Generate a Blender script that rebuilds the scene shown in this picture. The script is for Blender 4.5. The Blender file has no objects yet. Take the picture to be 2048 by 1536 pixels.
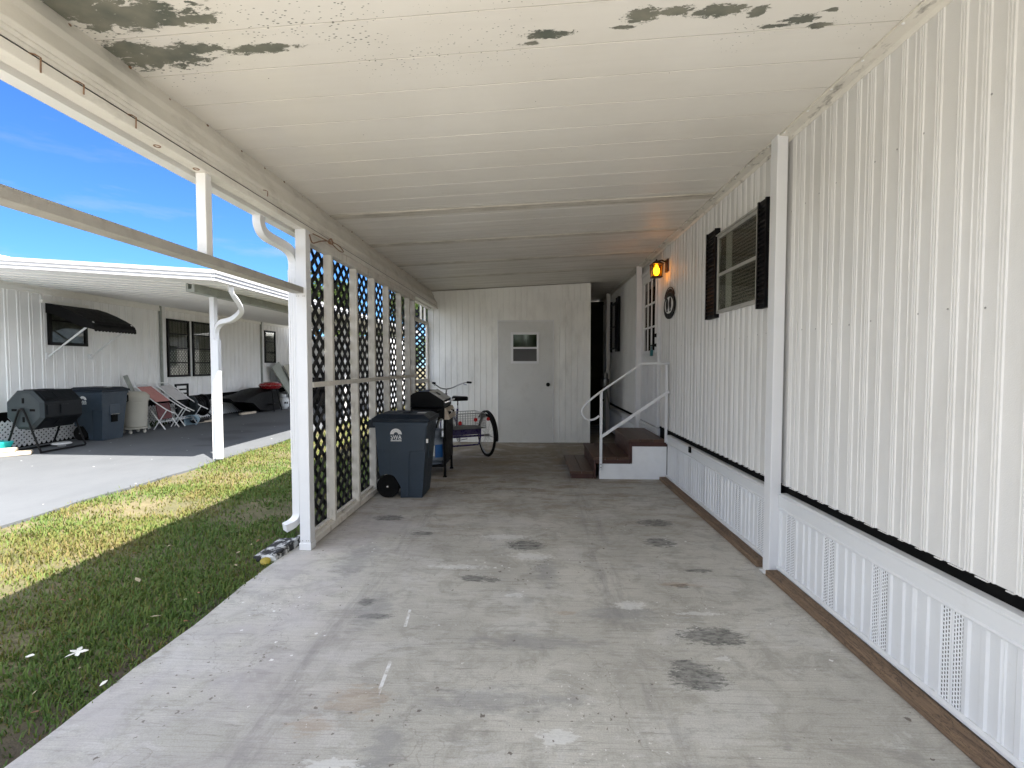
import bpy, bmesh, math, random
import numpy as np
from mathutils import Vector, Matrix, Euler
R = math.radians
random.seed(7)
SC = bpy.context.scene
COL = SC.collection

# ------------------------------------------------------------------ camera
cam_d = bpy.data.cameras.new('camera')
cam = bpy.data.objects.new('camera', cam_d)
COL.objects.link(cam)
cam_d.sensor_width = 36.0
cam_d.lens = 970.0 / 2048.0 * 36.0
cam_d.clip_start = 0.05
cam_d.clip_end = 800.0
_yaw, _pitch = 0.039155, 0.039125
fwd = Vector((-math.sin(_yaw) * math.cos(_pitch), math.cos(_yaw) * math.cos(_pitch), -math.sin(_pitch)))
cam.rotation_mode = 'QUATERNION'
cam.rotation_quaternion = fwd.to_track_quat('-Z', 'Y')
cam.location = (0, 0, 1.4)
SC.camera = cam
SC.view_settings.view_transform = 'Standard'
SC.view_settings.look = 'None'
SC.view_settings.gamma = 1.0
SC.view_settings.exposure = 3.08
SC.cycles.max_bounces = 16
SC.cycles.diffuse_bounces = 12

# ------------------------------------------------------------------ world + sun
SUN_EL, SUN_AZ = R(55.5), R(135)
w = bpy.data.worlds.new('World')
SC.world = w
w.use_nodes = True
nt = w.node_tree
nt.nodes.clear()
def wn(t, **k):
    n = nt.nodes.new(t)
    for a, b in k.items(): setattr(n, a, b)
    return n
sky = wn('ShaderNodeTexSky', sky_type='NISHITA', sun_disc=False)
sky.sun_elevation = SUN_EL; sky.sun_rotation = SUN_AZ
sky.air_density = 1.0; sky.dust_density = 0.1; sky.ozone_density = 3.0
tc = wn('ShaderNodeTexCoord')
mp = wn('ShaderNodeMapping'); mp.inputs['Scale'].default_value = (1.2, 1.2, 7.0)
no = wn('ShaderNodeTexNoise'); no.inputs['Scale'].default_value = 2.6; no.inputs['Detail'].default_value = 9; no.inputs['Roughness'].default_value = 0.62
rmp = wn('ShaderNodeMapRange'); rmp.inputs[1].default_value = 0.52; rmp.inputs[2].default_value = 0.82
rmp.inputs[3].default_value = 0.0; rmp.inputs[4].default_value = 0.75
sp = wn('ShaderNodeSeparateXYZ')
rz = wn('ShaderNodeMapRange'); rz.inputs[1].default_value = 0.42; rz.inputs[2].default_value = 0.14; rz.inputs[3].default_value = 0.06; rz.inputs[4].default_value = 1.0
mu = wn('ShaderNodeMath', operation='MULTIPLY')
mx = wn('ShaderNodeMix', data_type='RGBA')
mx.inputs[7].default_value = (1.9, 2.0, 2.1, 1)
bg = wn('ShaderNodeBackground'); bg.inputs['Strength'].default_value = 0.05
ow = wn('ShaderNodeOutputWorld')
L = nt.links.new
L(tc.outputs['Generated'], mp.inputs['Vector']); L(mp.outputs[0], no.inputs['Vector'])
L(no.outputs[0], rmp.inputs[0]); L(tc.outputs['Generated'], sp.inputs[0]); L(sp.outputs[2], rz.inputs[0])
L(rmp.outputs[0], mu.inputs[0]); L(rz.outputs[0], mu.inputs[1]); L(mu.outputs[0], mx.inputs[0])
tint = wn('ShaderNodeMix', data_type='RGBA', blend_type='MULTIPLY'); tint.inputs[0].default_value = 1.0; tint.inputs[7].default_value = (0.20, 0.36, 0.60, 1)
L(sky.outputs[0], tint.inputs[6]); L(tint.outputs[2], mx.inputs[6]); # bright clouds added outside the view as fill light for the shaded carport
cn = wn('ShaderNodeTexNoise'); cn.inputs['Scale'].default_value = 2.1; cn.inputs['Detail'].default_value = 10; cn.inputs['Roughness'].default_value = 0.6; cn.inputs['Distortion'].default_value = 0.4
cr_ = wn('ShaderNodeMapRange'); cr_.inputs[1].default_value = 0.40; cr_.inputs[2].default_value = 0.52
dt = wn('ShaderNodeVectorMath', operation='DOT_PRODUCT'); dt.inputs[1].default_value = (-0.52, 0.78, 0.34)
dr_ = wn('ShaderNodeMapRange', interpolation_type='SMOOTHSTEP'); dr_.inputs[1].default_value = 0.80; dr_.inputs[2].default_value = 0.50; dr_.inputs[3].default_value = 0.0; dr_.inputs[4].default_value = 1.0
cm_ = wn('ShaderNodeMath', operation='MULTIPLY')
cx_ = wn('ShaderNodeMix', data_type='RGBA'); cx_.inputs[7].default_value = (7.2, 7.6, 8.3, 1)
L(tc.outputs['Generated'], cn.inputs['Vector']); L(cn.outputs[0], cr_.inputs[0]); L(tc.outputs['Generated'], dt.inputs[0]); L(dt.outputs['Value'], dr_.inputs[0])
L(cr_.outputs[0], cm_.inputs[0]); L(dr_.outputs[0], cm_.inputs[1]); L(cm_.outputs[0], cx_.inputs[0]); L(mx.outputs[2], cx_.inputs[6])
L(cx_.outputs[2], bg.inputs['Color']); L(bg.outputs[0], ow.inputs[0])

sd = bpy.data.lights.new('sun', 'SUN'); sd.energy = 2.3; sd.angle = R(0.5); sd.color = (1.0, 0.94, 0.86)
so = bpy.data.objects.new('sun', sd); COL.objects.link(so)
so.rotation_mode = 'QUATERNION'
so.rotation_quaternion = Vector((-1.27, 1.26, -2.6)).to_track_quat('-Z', 'Y')
so.location = (6, -6, 12)

# ------------------------------------------------------------------ materials
def S(v): return v if len(v) == 4 else (v[0], v[1], v[2], 1)
class NT:
    """small node-tree writer"""
    def __init__(s, name):
        s.m = bpy.data.materials.new(name); s.m.use_nodes = True
        s.t = s.m.node_tree; s.t.nodes.clear()
        s.out = s.t.nodes.new('ShaderNodeOutputMaterial')
        s.b = s.t.nodes.new('ShaderNodeBsdfPrincipled')
        s.t.links.new(s.b.outputs[0], s.out.inputs[0])
        s.geo = s.t.nodes.new('ShaderNodeNewGeometry')
        s.pos = s.geo.outputs['Position']
    def n(s, t, ins=None, **k):
        q = s.t.nodes.new(t)
        for a, b in k.items(): setattr(q, a, b)
        for a, b in (ins or {}).items():
            if hasattr(b, 'links') or isinstance(b, bpy.types.NodeSocket): s.t.links.new(b, q.inputs[a])
            else: q.inputs[a].default_value = b
        return q
    def math(s, op, a, b=0.0, c=None, clamp=False):
        d = {0: a, 1: b}
        if c is not None: d[2] = c
        q = s.n('ShaderNodeMath', d, operation=op); q.use_clamp = clamp
        return q.outputs[0]
    def map(s, vec, scale=(1, 1, 1), loc=(0, 0, 0)):
        return s.n('ShaderNodeMapping', {'Vector': vec, 'Scale': scale, 'Location': loc}).outputs[0]
    def noise(s, scale=5, detail=4, rough=0.55, vec=None, dist=0.0):
        return s.n('ShaderNodeTexNoise', {'Vector': vec or s.pos, 'Scale': scale, 'Detail': detail, 'Roughness': rough, 'Distortion': dist}).outputs[0]
    def rng(s, v, a, b, c=0.0, d=1.0):
        return s.n('ShaderNodeMapRange', {0: v, 1: a, 2: b, 3: c, 4: d}).outputs[0]
    def mix(s, f, a, b, blend='MIX'):
        q = s.n('ShaderNodeMix', {0: f, 6: a if not isinstance(a, tuple) else S(a), 7: b if not isinstance(b, tuple) else S(b)}, data_type='RGBA', blend_type=blend)
        return q.outputs[2]
    def set(s, name, v):
        if isinstance(v, bpy.types.NodeSocket): s.t.links.new(v, s.b.inputs[name])
        else: s.b.inputs[name].default_value = S(v) if isinstance(v, tuple) else v
    def bump(s, h, strength=0.3, dist=0.01, prev=None):
        d = {'Height': h, 'Strength': strength, 'Distance': dist}
        if prev is not None: d['Normal'] = prev
        q = s.n('ShaderNodeBump', d)
        s.t.links.new(q.outputs[0], s.b.inputs['Normal'])
        return q.outputs[0]
    def sep(s):
        q = s.n('ShaderNodeSeparateXYZ', {0: s.pos}); return q.outputs
    def blobs(s, spots, namp=0.9, nscale=9.0, stretch=(1, 1, 1), gain=3.0, detail=6):
        """mask of ragged spots at (x, y, rx, ry) on a level surface"""
        acc = None
        for x, y, rx, ry in spots:
            v = s.n('ShaderNodeMapping', {'Vector': s.pos, 'Scale': (1 / rx, 1 / ry, 0), 'Location': (-x / rx, -y / ry, 0)}).outputs[0]
            d = s.n('ShaderNodeVectorMath', {0: v}, operation='LENGTH').outputs['Value']
            e = s.math('SUBTRACT', 1.0, d)
            acc = e if acc is None else s.math('MAXIMUM', acc, e)
        acc = s.math('MAXIMUM', acc, -1.0)
        nn = s.noise(nscale, 9, 0.74, s.map(s.pos, stretch), 0.5)
        nn = s.math('MULTIPLY', s.math('SUBTRACT', nn, 0.5), namp * 2)
        return s.rng(s.math('MULTIPLY', s.math('ADD', acc, nn), gain), 0.0, 1.0)

MATS = {}
def paint(name, col, var=0.06, scale=3.0, rough=0.5, bump=0.0, bscale=60, metal=0.0, dirt=None, damt=0.0, dscale=2.5, dstretch=(1, 1, 1), dlo=0.5, dhi=0.75, coat=0.0):
    k = NT(name)
    n1 = k.noise(scale, 5, 0.6)
    c2 = tuple(max(0, c * (1 - var * 2)) for c in col[:3]); c1 = tuple(min(1, c * (1 + var)) for c in col[:3])
    c = k.mix(k.rng(n1, 0.3, 0.7), c2, c1)
    if dirt is not None:
        d = k.noise(dscale, 8, 0.68, k.map(k.pos, dstretch))
        c = k.mix(k.rng(d, dlo, dhi, 0, damt), c, dirt)
    k.set('Base Color', c)
    k.set('Roughness', k.rng(k.noise(scale * 3, 3), 0.3, 0.7, max(0.02, rough - 0.08), min(1, rough + 0.08)))
    k.set('Metallic', metal)
    if max(col) < 0.05 and metal == 0: k.set('Specular IOR Level', 0.16)
    if coat: k.set('Coat Weight', coat)
    if bump: k.bump(k.noise(bscale, 4), bump, 0.004)
    MATS[name] = k.m
    return k.m

WHITE = (0.80, 0.78, 0.73)
paint('white_alu', (0.80, 0.79, 0.76), 0.02, 2.0, 0.42, 0.10, 180, dirt=(0.45, 0.42, 0.36), damt=0.35, dscale=7, dlo=0.56, dhi=0.8)
paint('white_clean', (0.69, 0.695, 0.70), 0.015, 3, 0.4, 0.05, 200, dirt=(0.55, 0.52, 0.47), damt=0.2, dscale=9, dlo=0.6, dhi=0.8)
paint('siding', (0.64, 0.635, 0.615), 0.03, 1.2, 0.5, 0.22, 260, dirt=(0.42, 0.40, 0.36), damt=0.30, dscale=5, dstretch=(1, 1, 0.25), dlo=0.5, dhi=0.8)
paint('shed_siding', (0.82, 0.82, 0.78), 0.04, 1.4, 0.5, 0.15, 200, dirt=(0.34, 0.33, 0.30), damt=0.45, dscale=4, dstretch=(1, 1, 0.3), dlo=0.5, dhi=0.8)
paint('nb_siding', (0.84, 0.84, 0.84), 0.03, 1.4, 0.5, 0.15, 200, dirt=(0.5, 0.48, 0.44), damt=0.35, dscale=5, dstretch=(1, 1, 0.2), dlo=0.5, dhi=0.8)
paint('old_wood_white', (0.66, 0.63, 0.57), 0.06, 6, 0.75, 0.4, 60, dirt=(0.22, 0.18, 0.13), damt=0.75, dscale=14, dstretch=(1, 1, 0.35), dlo=0.54, dhi=0.78)
paint('skirt_white', (0.66, 0.67, 0.675), 0.02, 3, 0.42, 0.06, 200, dirt=(0.45, 0.42, 0.38), damt=0.3, dscale=12, dlo=0.58, dhi=0.8)
paint('step_white', (0.80, 0.81, 0.81), 0.03, 8, 0.65, 0.3, 90)
paint('door_gray', (0.60, 0.605, 0.58), 0.03, 1.5, 0.5, 0.08, 150, dirt=(0.22, 0.2, 0.18), damt=0.2, dscale=6)
paint('black_plastic', (0.005, 0.005, 0.006), 0.1, 8, 0.5)
paint('black_lattice', (0.007, 0.007, 0.008), 0.1, 8, 0.45, 0.1, 90)
paint('black_metal', (0.0045, 0.0045, 0.005), 0.1, 8, 0.5)
paint('void', (0.002, 0.002, 0.002), 0.1, 4, 0.95)
paint('rubber', (0.006, 0.006, 0.006), 0.1, 20, 0.8, 0.2, 90)
paint('cart_blue', (0.024, 0.040, 0.060), 0.06, 4, 0.5, 0.35, 420, dirt=(0.06, 0.06, 0.06), damt=0.22, dscale=7, dstretch=(1, 1, 0.4), dlo=0.5, dhi=0.8)
paint('cart_lid', (0.011, 0.017, 0.026), 0.06, 4, 0.46, 0.35, 420, dirt=(0.07, 0.07, 0.07), damt=0.3, dscale=6)
paint('label_white', (0.8, 0.8, 0.78), 0.03, 30, 0.6, dirt=(0.1, 0.12, 0.15), damt=0.8, dscale=60, dlo=0.6, dhi=0.68)
paint('beige_plastic', (0.42, 0.40, 0.34), 0.04, 4, 0.55, 0.2, 200)
paint('composter_gray', (0.034, 0.042, 0.046), 0.05, 4, 0.5, 0.2, 200)
paint('composter_dark', (0.0075, 0.009, 0.011), 0.1, 4, 0.5, 0.2, 200)
paint('pink_mesh', (0.48, 0.22, 0.20), 0.06, 10, 0.8, 0.3, 300)
paint('gray_mesh', (0.55, 0.53, 0.53), 0.06, 10, 0.8, 0.3, 300)
paint('chair_white', (0.8, 0.8, 0.79), 0.02, 10, 0.4)
paint('bucket_blue', (0.30, 0.42, 0.50), 0.05, 5, 0.5)
paint('teal', (0.02, 0.46, 0.45), 0.05, 6, 0.4)
paint('red_enamel', (0.28, 0.012, 0.018), 0.05, 6, 0.25, coat=0.5)
paint('tank_white', (0.66, 0.68, 0.70), 0.04, 6, 0.4, dirt=(0.25, 0.22, 0.2), damt=0.4, dscale=20)
paint('tank_gray', (0.24, 0.28, 0.34), 0.04, 6, 0.4, dirt=(0.12, 0.10, 0.09), damt=0.5, dscale=20)
paint('label_blue', (0.02, 0.13, 0.42), 0.05, 6, 0.5)
paint('tarp', (0.0035, 0.0035, 0.004), 0.2, 6, 0.55, 0.5, 14)
paint('dark_red', (0.12, 0.02, 0.02), 0.2, 6, 0.6)
paint('chrome', (0.55, 0.55, 0.56), 0.05, 6, 0.25, metal=1.0)
paint('dull_metal', (0.35, 0.35, 0.34), 0.08, 8, 0.42, metal=0.8)
paint('alu_frame', (0.42, 0.41, 0.38), 0.06, 8, 0.45, metal=0.3)
paint('trike_purple', (0.035, 0.025, 0.11), 0.1, 8, 0.3, coat=0.4)
paint('red_plastic', (0.55, 0.02, 0.02), 0.05, 8, 0.25)
paint('rope', (0.24, 0.14, 0.08), 0.2, 60, 0.9)
paint('bronze', (0.045, 0.018, 0.010), 0.1, 8, 0.4, metal=0.5)
paint('yellow_disc', (0.30, 0.23, 0.02), 0.08, 30, 0.5)
paint('petal', (0.72, 0.70, 0.62), 0.06, 60, 0.7)
paint('dry_leaf', (0.42, 0.35, 0.22), 0.2, 60, 0.8)
paint('brown_leaf', (0.22, 0.11, 0.05), 0.2, 60, 0.8)
paint('blind', (0.16, 0.135, 0.095), 0.08, 5, 0.6)
paint('curtain', (0.55, 0.55, 0.53), 0.05, 5, 0.9, 0.4, 30)
paint('curtain_dim', (0.15, 0.15, 0.15), 0.25, 9, 0.9)
paint('tan_panel', (0.55, 0.47, 0.38), 0.05, 20, 0.6)
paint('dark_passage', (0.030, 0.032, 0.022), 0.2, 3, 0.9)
paint('roof_white', (0.82, 0.82, 0.82), 0.03, 4, 0.5)
paint('bark', (0.10, 0.075, 0.05), 0.2, 14, 0.95, 0.6, 30)
paint('stone_block', (0.55, 0.47, 0.37), 0.1, 14, 0.9, 0.5, 60)
paint('splash_con', (0.52, 0.52, 0.50), 0.06, 20, 0.85, 0.4, 60, dirt=(0.02, 0.02, 0.02), damt=1.0, dscale=12, dlo=0.42, dhi=0.50)
paint('plank_gray', (0.34, 0.36, 0.33), 0.08, 9, 0.8)
paint('lock_teal', (0.01, 0.10, 0.11), 0.05, 20, 0.4)
paint('green_leaf', (0.05, 0.10, 0.02), 0.3, 40, 0.8)

def mat_wood(name, a, b, rough=0.7, axis='Y', coat=0.0, crack=0.0):
    k = NT(name)
    sc = {'X': (1.2, 26, 26), 'Y': (26, 1.2, 26)}[axis]
    g = k.noise(1.6, 8, 0.7, k.map(k.pos, sc), 1.2)
    g2 = k.noise(5, 5, 0.6)
    c = k.mix(k.rng(g, 0.35, 0.65), a, b)
    c = k.mix(k.rng(g2, 0.4, 0.75, 0, 0.45), c, tuple(x * 0.45 for x in a))
    if crack:
        cr = k.noise(1.1, 9, 0.75, k.map(k.pos, (14, 2.6, 30)), 2.0)
        ln = k.math('ABSOLUTE', k.math('SUBTRACT', cr, 0.5))
        c = k.mix(k.rng(ln, 0.0, 0.022, crack, 0.0), c, (0.012, 0.007, 0.004))
    k.set('Base Color', c); k.set('Roughness', rough)
    if coat: k.set('Coat Weight', coat)
    k.bump(g, 0.5, 0.004)
    MATS[name] = k.m
mat_wood('timber_brown', (0.25, 0.165, 0.10), (0.12, 0.075, 0.045), 0.8, 'Y', crack=0.9)
mat_wood('tread_brown', (0.10, 0.048, 0.026), (0.055, 0.026, 0.014), 0.5, 'Y', 0.1)
paint('tread_red', (0.060, 0.020, 0.012), 0.12, 8, 0.5, 0.2, 40)

# ceiling of the carport: cream paint, dirt in streaks, peeled patches of gray primer
def mat_ceiling():
    k = NT('ceiling_cream')
    x, y, z = k.sep()
    base = k.mix(k.rng(k.noise(1.1, 5, 0.6), 0.3, 0.7), (0.68, 0.65, 0.59), (0.75, 0.725, 0.67))
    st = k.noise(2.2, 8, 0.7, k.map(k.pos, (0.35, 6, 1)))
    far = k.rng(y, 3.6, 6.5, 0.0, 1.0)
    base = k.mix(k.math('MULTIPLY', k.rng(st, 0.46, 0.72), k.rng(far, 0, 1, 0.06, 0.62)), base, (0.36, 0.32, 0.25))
    # paint film with gaps
    peel = k.blobs([(-1.70, 1.80, .17, .10), (-1.55, 1.86, .27, .075), (-1.71, 2.045, .11, .06), (-1.62, 2.105, .24, .07), (-1.47, 2.07, .13, .045), (-1.35, 1.90, .13, .03)], 2.2, 15, (1, 2.0, 1), 9)
    peel2 = k.blobs([(.07, 2.15, .10, .030), (-.01, 2.20, .05, .014), (.457, 2.075, .075, .045), (.597, 2.067, .07, .028), (.775, 2.086, .12, .034), (.932, 2.11, .045, .035),
                     (1.147, 2.175, .07, .03), (1.05, 2.205, .07, .014), (1.255, 2.222, .05, .02), (.39, 2.14, .05, .012), (.70, 2.09, .05, .02), (1.25, 2.13, .03, .012),
                     (-1.17, 2.10, .16, .03)], 1.7, 24, (1, 2.0, 1), 9)
    m = k.math('MAXIMUM', peel, peel2)
    # flecks gather round the patches
    vo = k.n('ShaderNodeTexVoronoi', {'Vector': k.map(k.pos, (1, 1.9, 1)), 'Scale': 38.0, 'Randomness': 1.0}).outputs['Distance']
    dens = k.rng(k.noise(2.0, 3, 0.5, k.map(k.pos, (1, 1, 1), (3, 0, 0))), 0.42, 0.7)
    band = k.math('MULTIPLY', k.rng(y, 1.5, 1.9), k.rng(y, 2.5, 2.25))
    fl = k.math('MULTIPLY', k.math('LESS_THAN', vo, k.math('MULTIPLY', k.math('MULTIPLY', dens, band), 0.26)), 0.85)
    m = k.math('MAXIMUM', m, fl)
    prim = k.mix(k.rng(k.noise(6, 4), 0.35, 0.65), (0.105, 0.115, 0.095), (0.22, 0.215, 0.17))
    c = k.mix(m, base, prim)
    fy = k.math('FRACT', k.math('MULTIPLY', k.math('SUBTRACT', y, 1.984 - 0.2535 * 20 - 0.0085), 1 / 0.2535))
    seam = k.math('MULTIPLY', k.math('LESS_THAN', fy, 0.030), k.rng(k.noise(5, 6, 0.7), 0.36, 0.58, 0.30, 0.85))
    c = k.mix(seam, c, (0.20, 0.175, 0.13))
    spk = k.n('ShaderNodeTexVoronoi', {'Vector': k.pos, 'Scale': 7.0}).outputs['Distance']
    c = k.mix(k.math('LESS_THAN', spk, 0.018), c, (0.05, 0.04, 0.03))
    k.set('Base Color', c); k.set('Roughness', 0.5)
    nb = k.bump(k.noise(220, 3), 0.12, 0.003)
    k.bump(k.math('SUBTRACT', 1.0, m), 0.6, 0.002, nb)
    MATS['ceiling'] = k.m
mat_ceiling()
paint('rib_dirty', (0.64, 0.60, 0.52), 0.08, 3, 0.6, 0.2, 120, dirt=(0.20, 0.18, 0.13), damt=0.6, dscale=6, dstretch=(0.6, 3, 1), dlo=0.46, dhi=0.7)
paint('beam_inner', (0.72, 0.69, 0.62), 0.04, 5, 0.5, 0.25, 160, dirt=(0.25, 0.22, 0.17), damt=0.45, dscale=9, dstretch=(1, .5, 1), dlo=0.52, dhi=0.76)
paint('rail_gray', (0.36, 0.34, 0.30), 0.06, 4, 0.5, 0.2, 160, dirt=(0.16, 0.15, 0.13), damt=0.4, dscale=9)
paint('fascia_white', (0.46, 0.46, 0.46), 0.03, 4, 0.5)
paint('trim_dirty', (0.68, 0.65, 0.58), 0.05, 5, 0.5, 0.2, 160, dirt=(0.10, 0.09, 0.07), damt=0.85, dscale=16, dstretch=(1, .4, 1), dlo=0.54, dhi=0.68)

def mat_slab():
    k = NT('concrete_slab')
    x, y, z = k.sep()
    n1 = k.noise(0.9, 7, 0.62); n2 = k.noise(5.5, 9, 0.74, None, 0.6); n3 = k.noise(150, 3, 0.7)
    c = k.mix(k.rng(n1, 0.40, 0.60), (0.43, 0.415, 0.37), (0.56, 0.54, 0.485))
    c = k.mix(k.rng(n2, 0.49, 0.60, 0, 0.50), c, (0.29, 0.275, 0.24))
    # worn pale skin with ragged edges
    sk = k.noise(2.1, 10, 0.72, k.map(k.pos, (1, 1.5, 1), (9, 4, 0)), 0.4)
    c = k.mix(k.rng(sk, 0.545, 0.575, 0, 0.45), c, (0.60, 0.59, 0.56))
    sk2 = k.noise(3.4, 10, 0.75, k.map(k.pos, (1, 2.2, 1), (2, 8, 0)), 0.4)
    c = k.mix(k.rng(sk2, 0.56, 0.60, 0, 0.38), c, (0.26, 0.25, 0.225))
    c = k.mix(k.rng(n3, 0.30, 0.62, 0.40, 0.0), c, (0.20, 0.19, 0.17))
    # broom lines run across the drive
    br = k.noise(3.0, 6, 0.75, k.map(k.pos, (0.5, 42, 1)))
    c = k.mix(k.rng(br, 0.52, 0.64, 0, 0.50), c, (0.235, 0.225, 0.20))
    br2 = k.noise(1.0, 10, 0.82, k.map(k.pos, (3.6, 26, 1)))
    c = k.mix(k.rng(br2, 0.56, 0.64, 0, 0.60), c, (0.165, 0.155, 0.14))
    c = k.mix(k.rng(br2, 0.44, 0.36, 0, 0.45), c, (0.62, 0.61, 0.585))
    c = k.mix(k.rng(y, 1.4, 0.6, 0, 0.65), c, (0.72, 0.69, 0.62))  # out-of-view front end coloured paler to bounce more sun inside
    # lilac-gray patches toward the left, browner toward the shed
    wm = k.math('MULTIPLY', k.rng(x, -0.6, -1.3), k.rng(k.noise(1.6, 7, 0.65), 0.42, 0.56))
    c = k.mix(k.math('MULTIPLY', wm, 0.45), c, (0.40, 0.37, 0.385))
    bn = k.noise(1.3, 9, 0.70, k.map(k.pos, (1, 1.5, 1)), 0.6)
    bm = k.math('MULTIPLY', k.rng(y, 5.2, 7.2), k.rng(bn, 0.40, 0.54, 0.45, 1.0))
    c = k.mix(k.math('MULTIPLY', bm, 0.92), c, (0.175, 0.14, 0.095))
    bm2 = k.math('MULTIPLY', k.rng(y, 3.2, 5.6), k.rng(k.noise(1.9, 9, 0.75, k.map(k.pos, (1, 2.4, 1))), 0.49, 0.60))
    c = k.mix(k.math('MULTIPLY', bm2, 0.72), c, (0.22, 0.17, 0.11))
    # stains
    dk = k.blobs([(.94, 2.49, .17, .09), (.75, 2.16, .13, .10), (.72, 2.25, .07, .03), (1.02, 3.82, .12, .10), (-.365, 3.12, .10, .05), (-.25, 3.10, .05, .03), (-1.32, 5.2, .2, .1), (.95, 3.06, .06, .03),
                  (-.90, 3.95, .10, .05), (1.10, 4.3, .16, .1), (-.05, 3.72, .16, .10), (1.15, 3.3, .10, .03), (-1.3, 4.35, .14, .08), (-.86, 2.62, .10, .03), (-.97, 2.78, .05, .05)], 1.5, 20, (1, 2.6, 1), 6)
    c = k.mix(k.math('MULTIPLY', dk, 0.58), c, (0.145, 0.148, 0.14))
    core = k.rng(k.noise(16, 8, 0.75, k.map(k.pos, (1, 2.2, 1))), 0.46, 0.60, 0.0, 0.75)
    c = k.mix(k.math('MULTIPLY', core, dk), c, (0.055, 0.055, 0.052))
    # faint tyre scuffs along the drive
    ty = None
    for tx in (-1.02, .52):
        u = k.math('ABSOLUTE', k.math('ADD', k.math('SUBTRACT', x, tx), k.math('MULTIPLY', k.math('SUBTRACT', k.noise(.5, 2, .5), .5), .25)))
        b_ = k.rng(u, .13, .05, 0.0, 1.0); ty = b_ if ty is None else k.math('MAXIMUM', ty, b_)
    tn = k.rng(k.noise(2.0, 8, 0.7, k.map(k.pos, (6, .8, 1))), 0.46, 0.62, 0.0, 0.42)
    c = k.mix(k.math('MULTIPLY', ty, tn), c, (0.20, 0.19, 0.18))
    sf = k.blobs([(-.538, 1.69, .10, .17), (-.2, 1.97, .34, .10), (.123, 1.98, .12, .05), (-.9, 2.68, .12, .26), (.5, 2.7, .3, .10), (-1.25, 3.4, .16, .34), (.02, 2.4, .4, .08), (.1, 3.25, .1, .3)], 1.6, 9, (1, 2.5, 1), 1.6)
    c = k.mix(k.math('MULTIPLY', sf, 0.50), c, (0.22, 0.22, 0.22))
    wh = k.blobs([(-.697, 1.62, .10, .03), (.58, 2.80, .09, .05), (0.0, 3.50, .14, .07), (.95, 2.72, .12, .02), (.1, 1.78, .08, .04), (.92, 2.30, .04, .02), (-.1, 2.9, .05, .03), (-.2, 3.9, .2, .06), (-.5, 3.3, .2, .04)], 2.2, 22, (1, 1.8, 1), 4)
    c = k.mix(k.math('MULTIPLY', wh, 0.38), c, (0.80, 0.81, 0.80))
    rs = k.blobs([(.95, 3.08, .16, .04), (-.72, 1.95, .16, .10), (.2, 2.7, .08, .03), (-.85, 1.8, .1, .06)], 1.6, 14, (1, 2, 1), 2)
    c = k.mix(k.math('MULTIPLY', rs, 0.28), c, (0.33, 0.21, 0.11))
    # paint drips and grit, ragged by warping the cells
    wv = k.n('ShaderNodeTexNoise', {'Vector': k.pos, 'Scale': 70.0, 'Detail': 3.0}).outputs['Color']
    wp = k.n('ShaderNodeVectorMath', {0: k.pos, 1: k.n('ShaderNodeVectorMath', {0: wv, 1: (0.03, 0.03, 0.0)}, operation='MULTIPLY').outputs[0]}, operation='ADD').outputs[0]
    for sc_, off, lo, hi, mxr, col, am, seed in ((13.0, (0, 0, 0), 0.46, 0.72, 0.15, (0.76, 0.76, 0.74), 0.8, 5), (34.0, (3, 1, 0), 0.50, 0.74, 0.22, (0.74, 0.73, 0.70), 0.75, 2), (9.0, (4.2, 7.7, 0), 0.45, 0.72, 0.13, (0.12, 0.10, 0.085), 0.85, 8), (24.0, (1.2, 2.7, 0), 0.46, 0.72, 0.20, (0.13, 0.11, 0.09), 0.75, 11)):
        v1 = k.n('ShaderNodeTexVoronoi', {'Vector': k.map(wp, (1, 1, 1), off), 'Scale': sc_}).outputs['Distance']
        th = k.rng(k.noise(1.5, 4, 0.6, k.map(k.pos, (1, 1, 1), (seed, 1, 0))), lo, hi, 0.0, mxr)
        c = k.mix(k.math('MULTIPLY', k.math('LESS_THAN', v1, th), am), c, col)
    ck = k.math('ABSOLUTE', k.math('SUBTRACT', k.noise(0.26, 9, 0.55, k.map(k.pos, (1, 1, 1), (2.2, 1.3, 0))), 0.5))
    c = k.mix(k.rng(ck, 0.0, 0.0010, 0.35, 0.0), c, (0.16, 0.145, 0.12))
    # scraped pale streak
    for (x0, y0, x1, y1, am) in ((-.690, 2.70, -.672, 2.52, .7), (-.662, 2.22, -.648, 1.98, .7)):
        u = k.math('SUBTRACT', x, k.math('ADD', x0, k.math('MULTIPLY', k.math('SUBTRACT', y, y0), (x1 - x0) / (y1 - y0))))
        on = k.math('MULTIPLY', k.math('LESS_THAN', k.math('ABSOLUTE', u), 0.008), k.math('MULTIPLY', k.math('GREATER_THAN', y, y1), k.math('LESS_THAN', y, y0)))
        on = k.math('MULTIPLY', on, k.rng(k.noise(22, 4, 0.7), 0.40, 0.55, 0, am))
        c = k.mix(on, c, (0.80, 0.81, 0.81))
    k.set('Base Color', c)
    k.set('Roughness', k.rng(n2, 0.3, 0.7, 0.72, 0.92))
    nb = k.bump(br, 0.22, 0.003)
    k.bump(n3, 0.4, 0.002, nb)
    MATS['slab'] = k.m
mat_slab()

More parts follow.
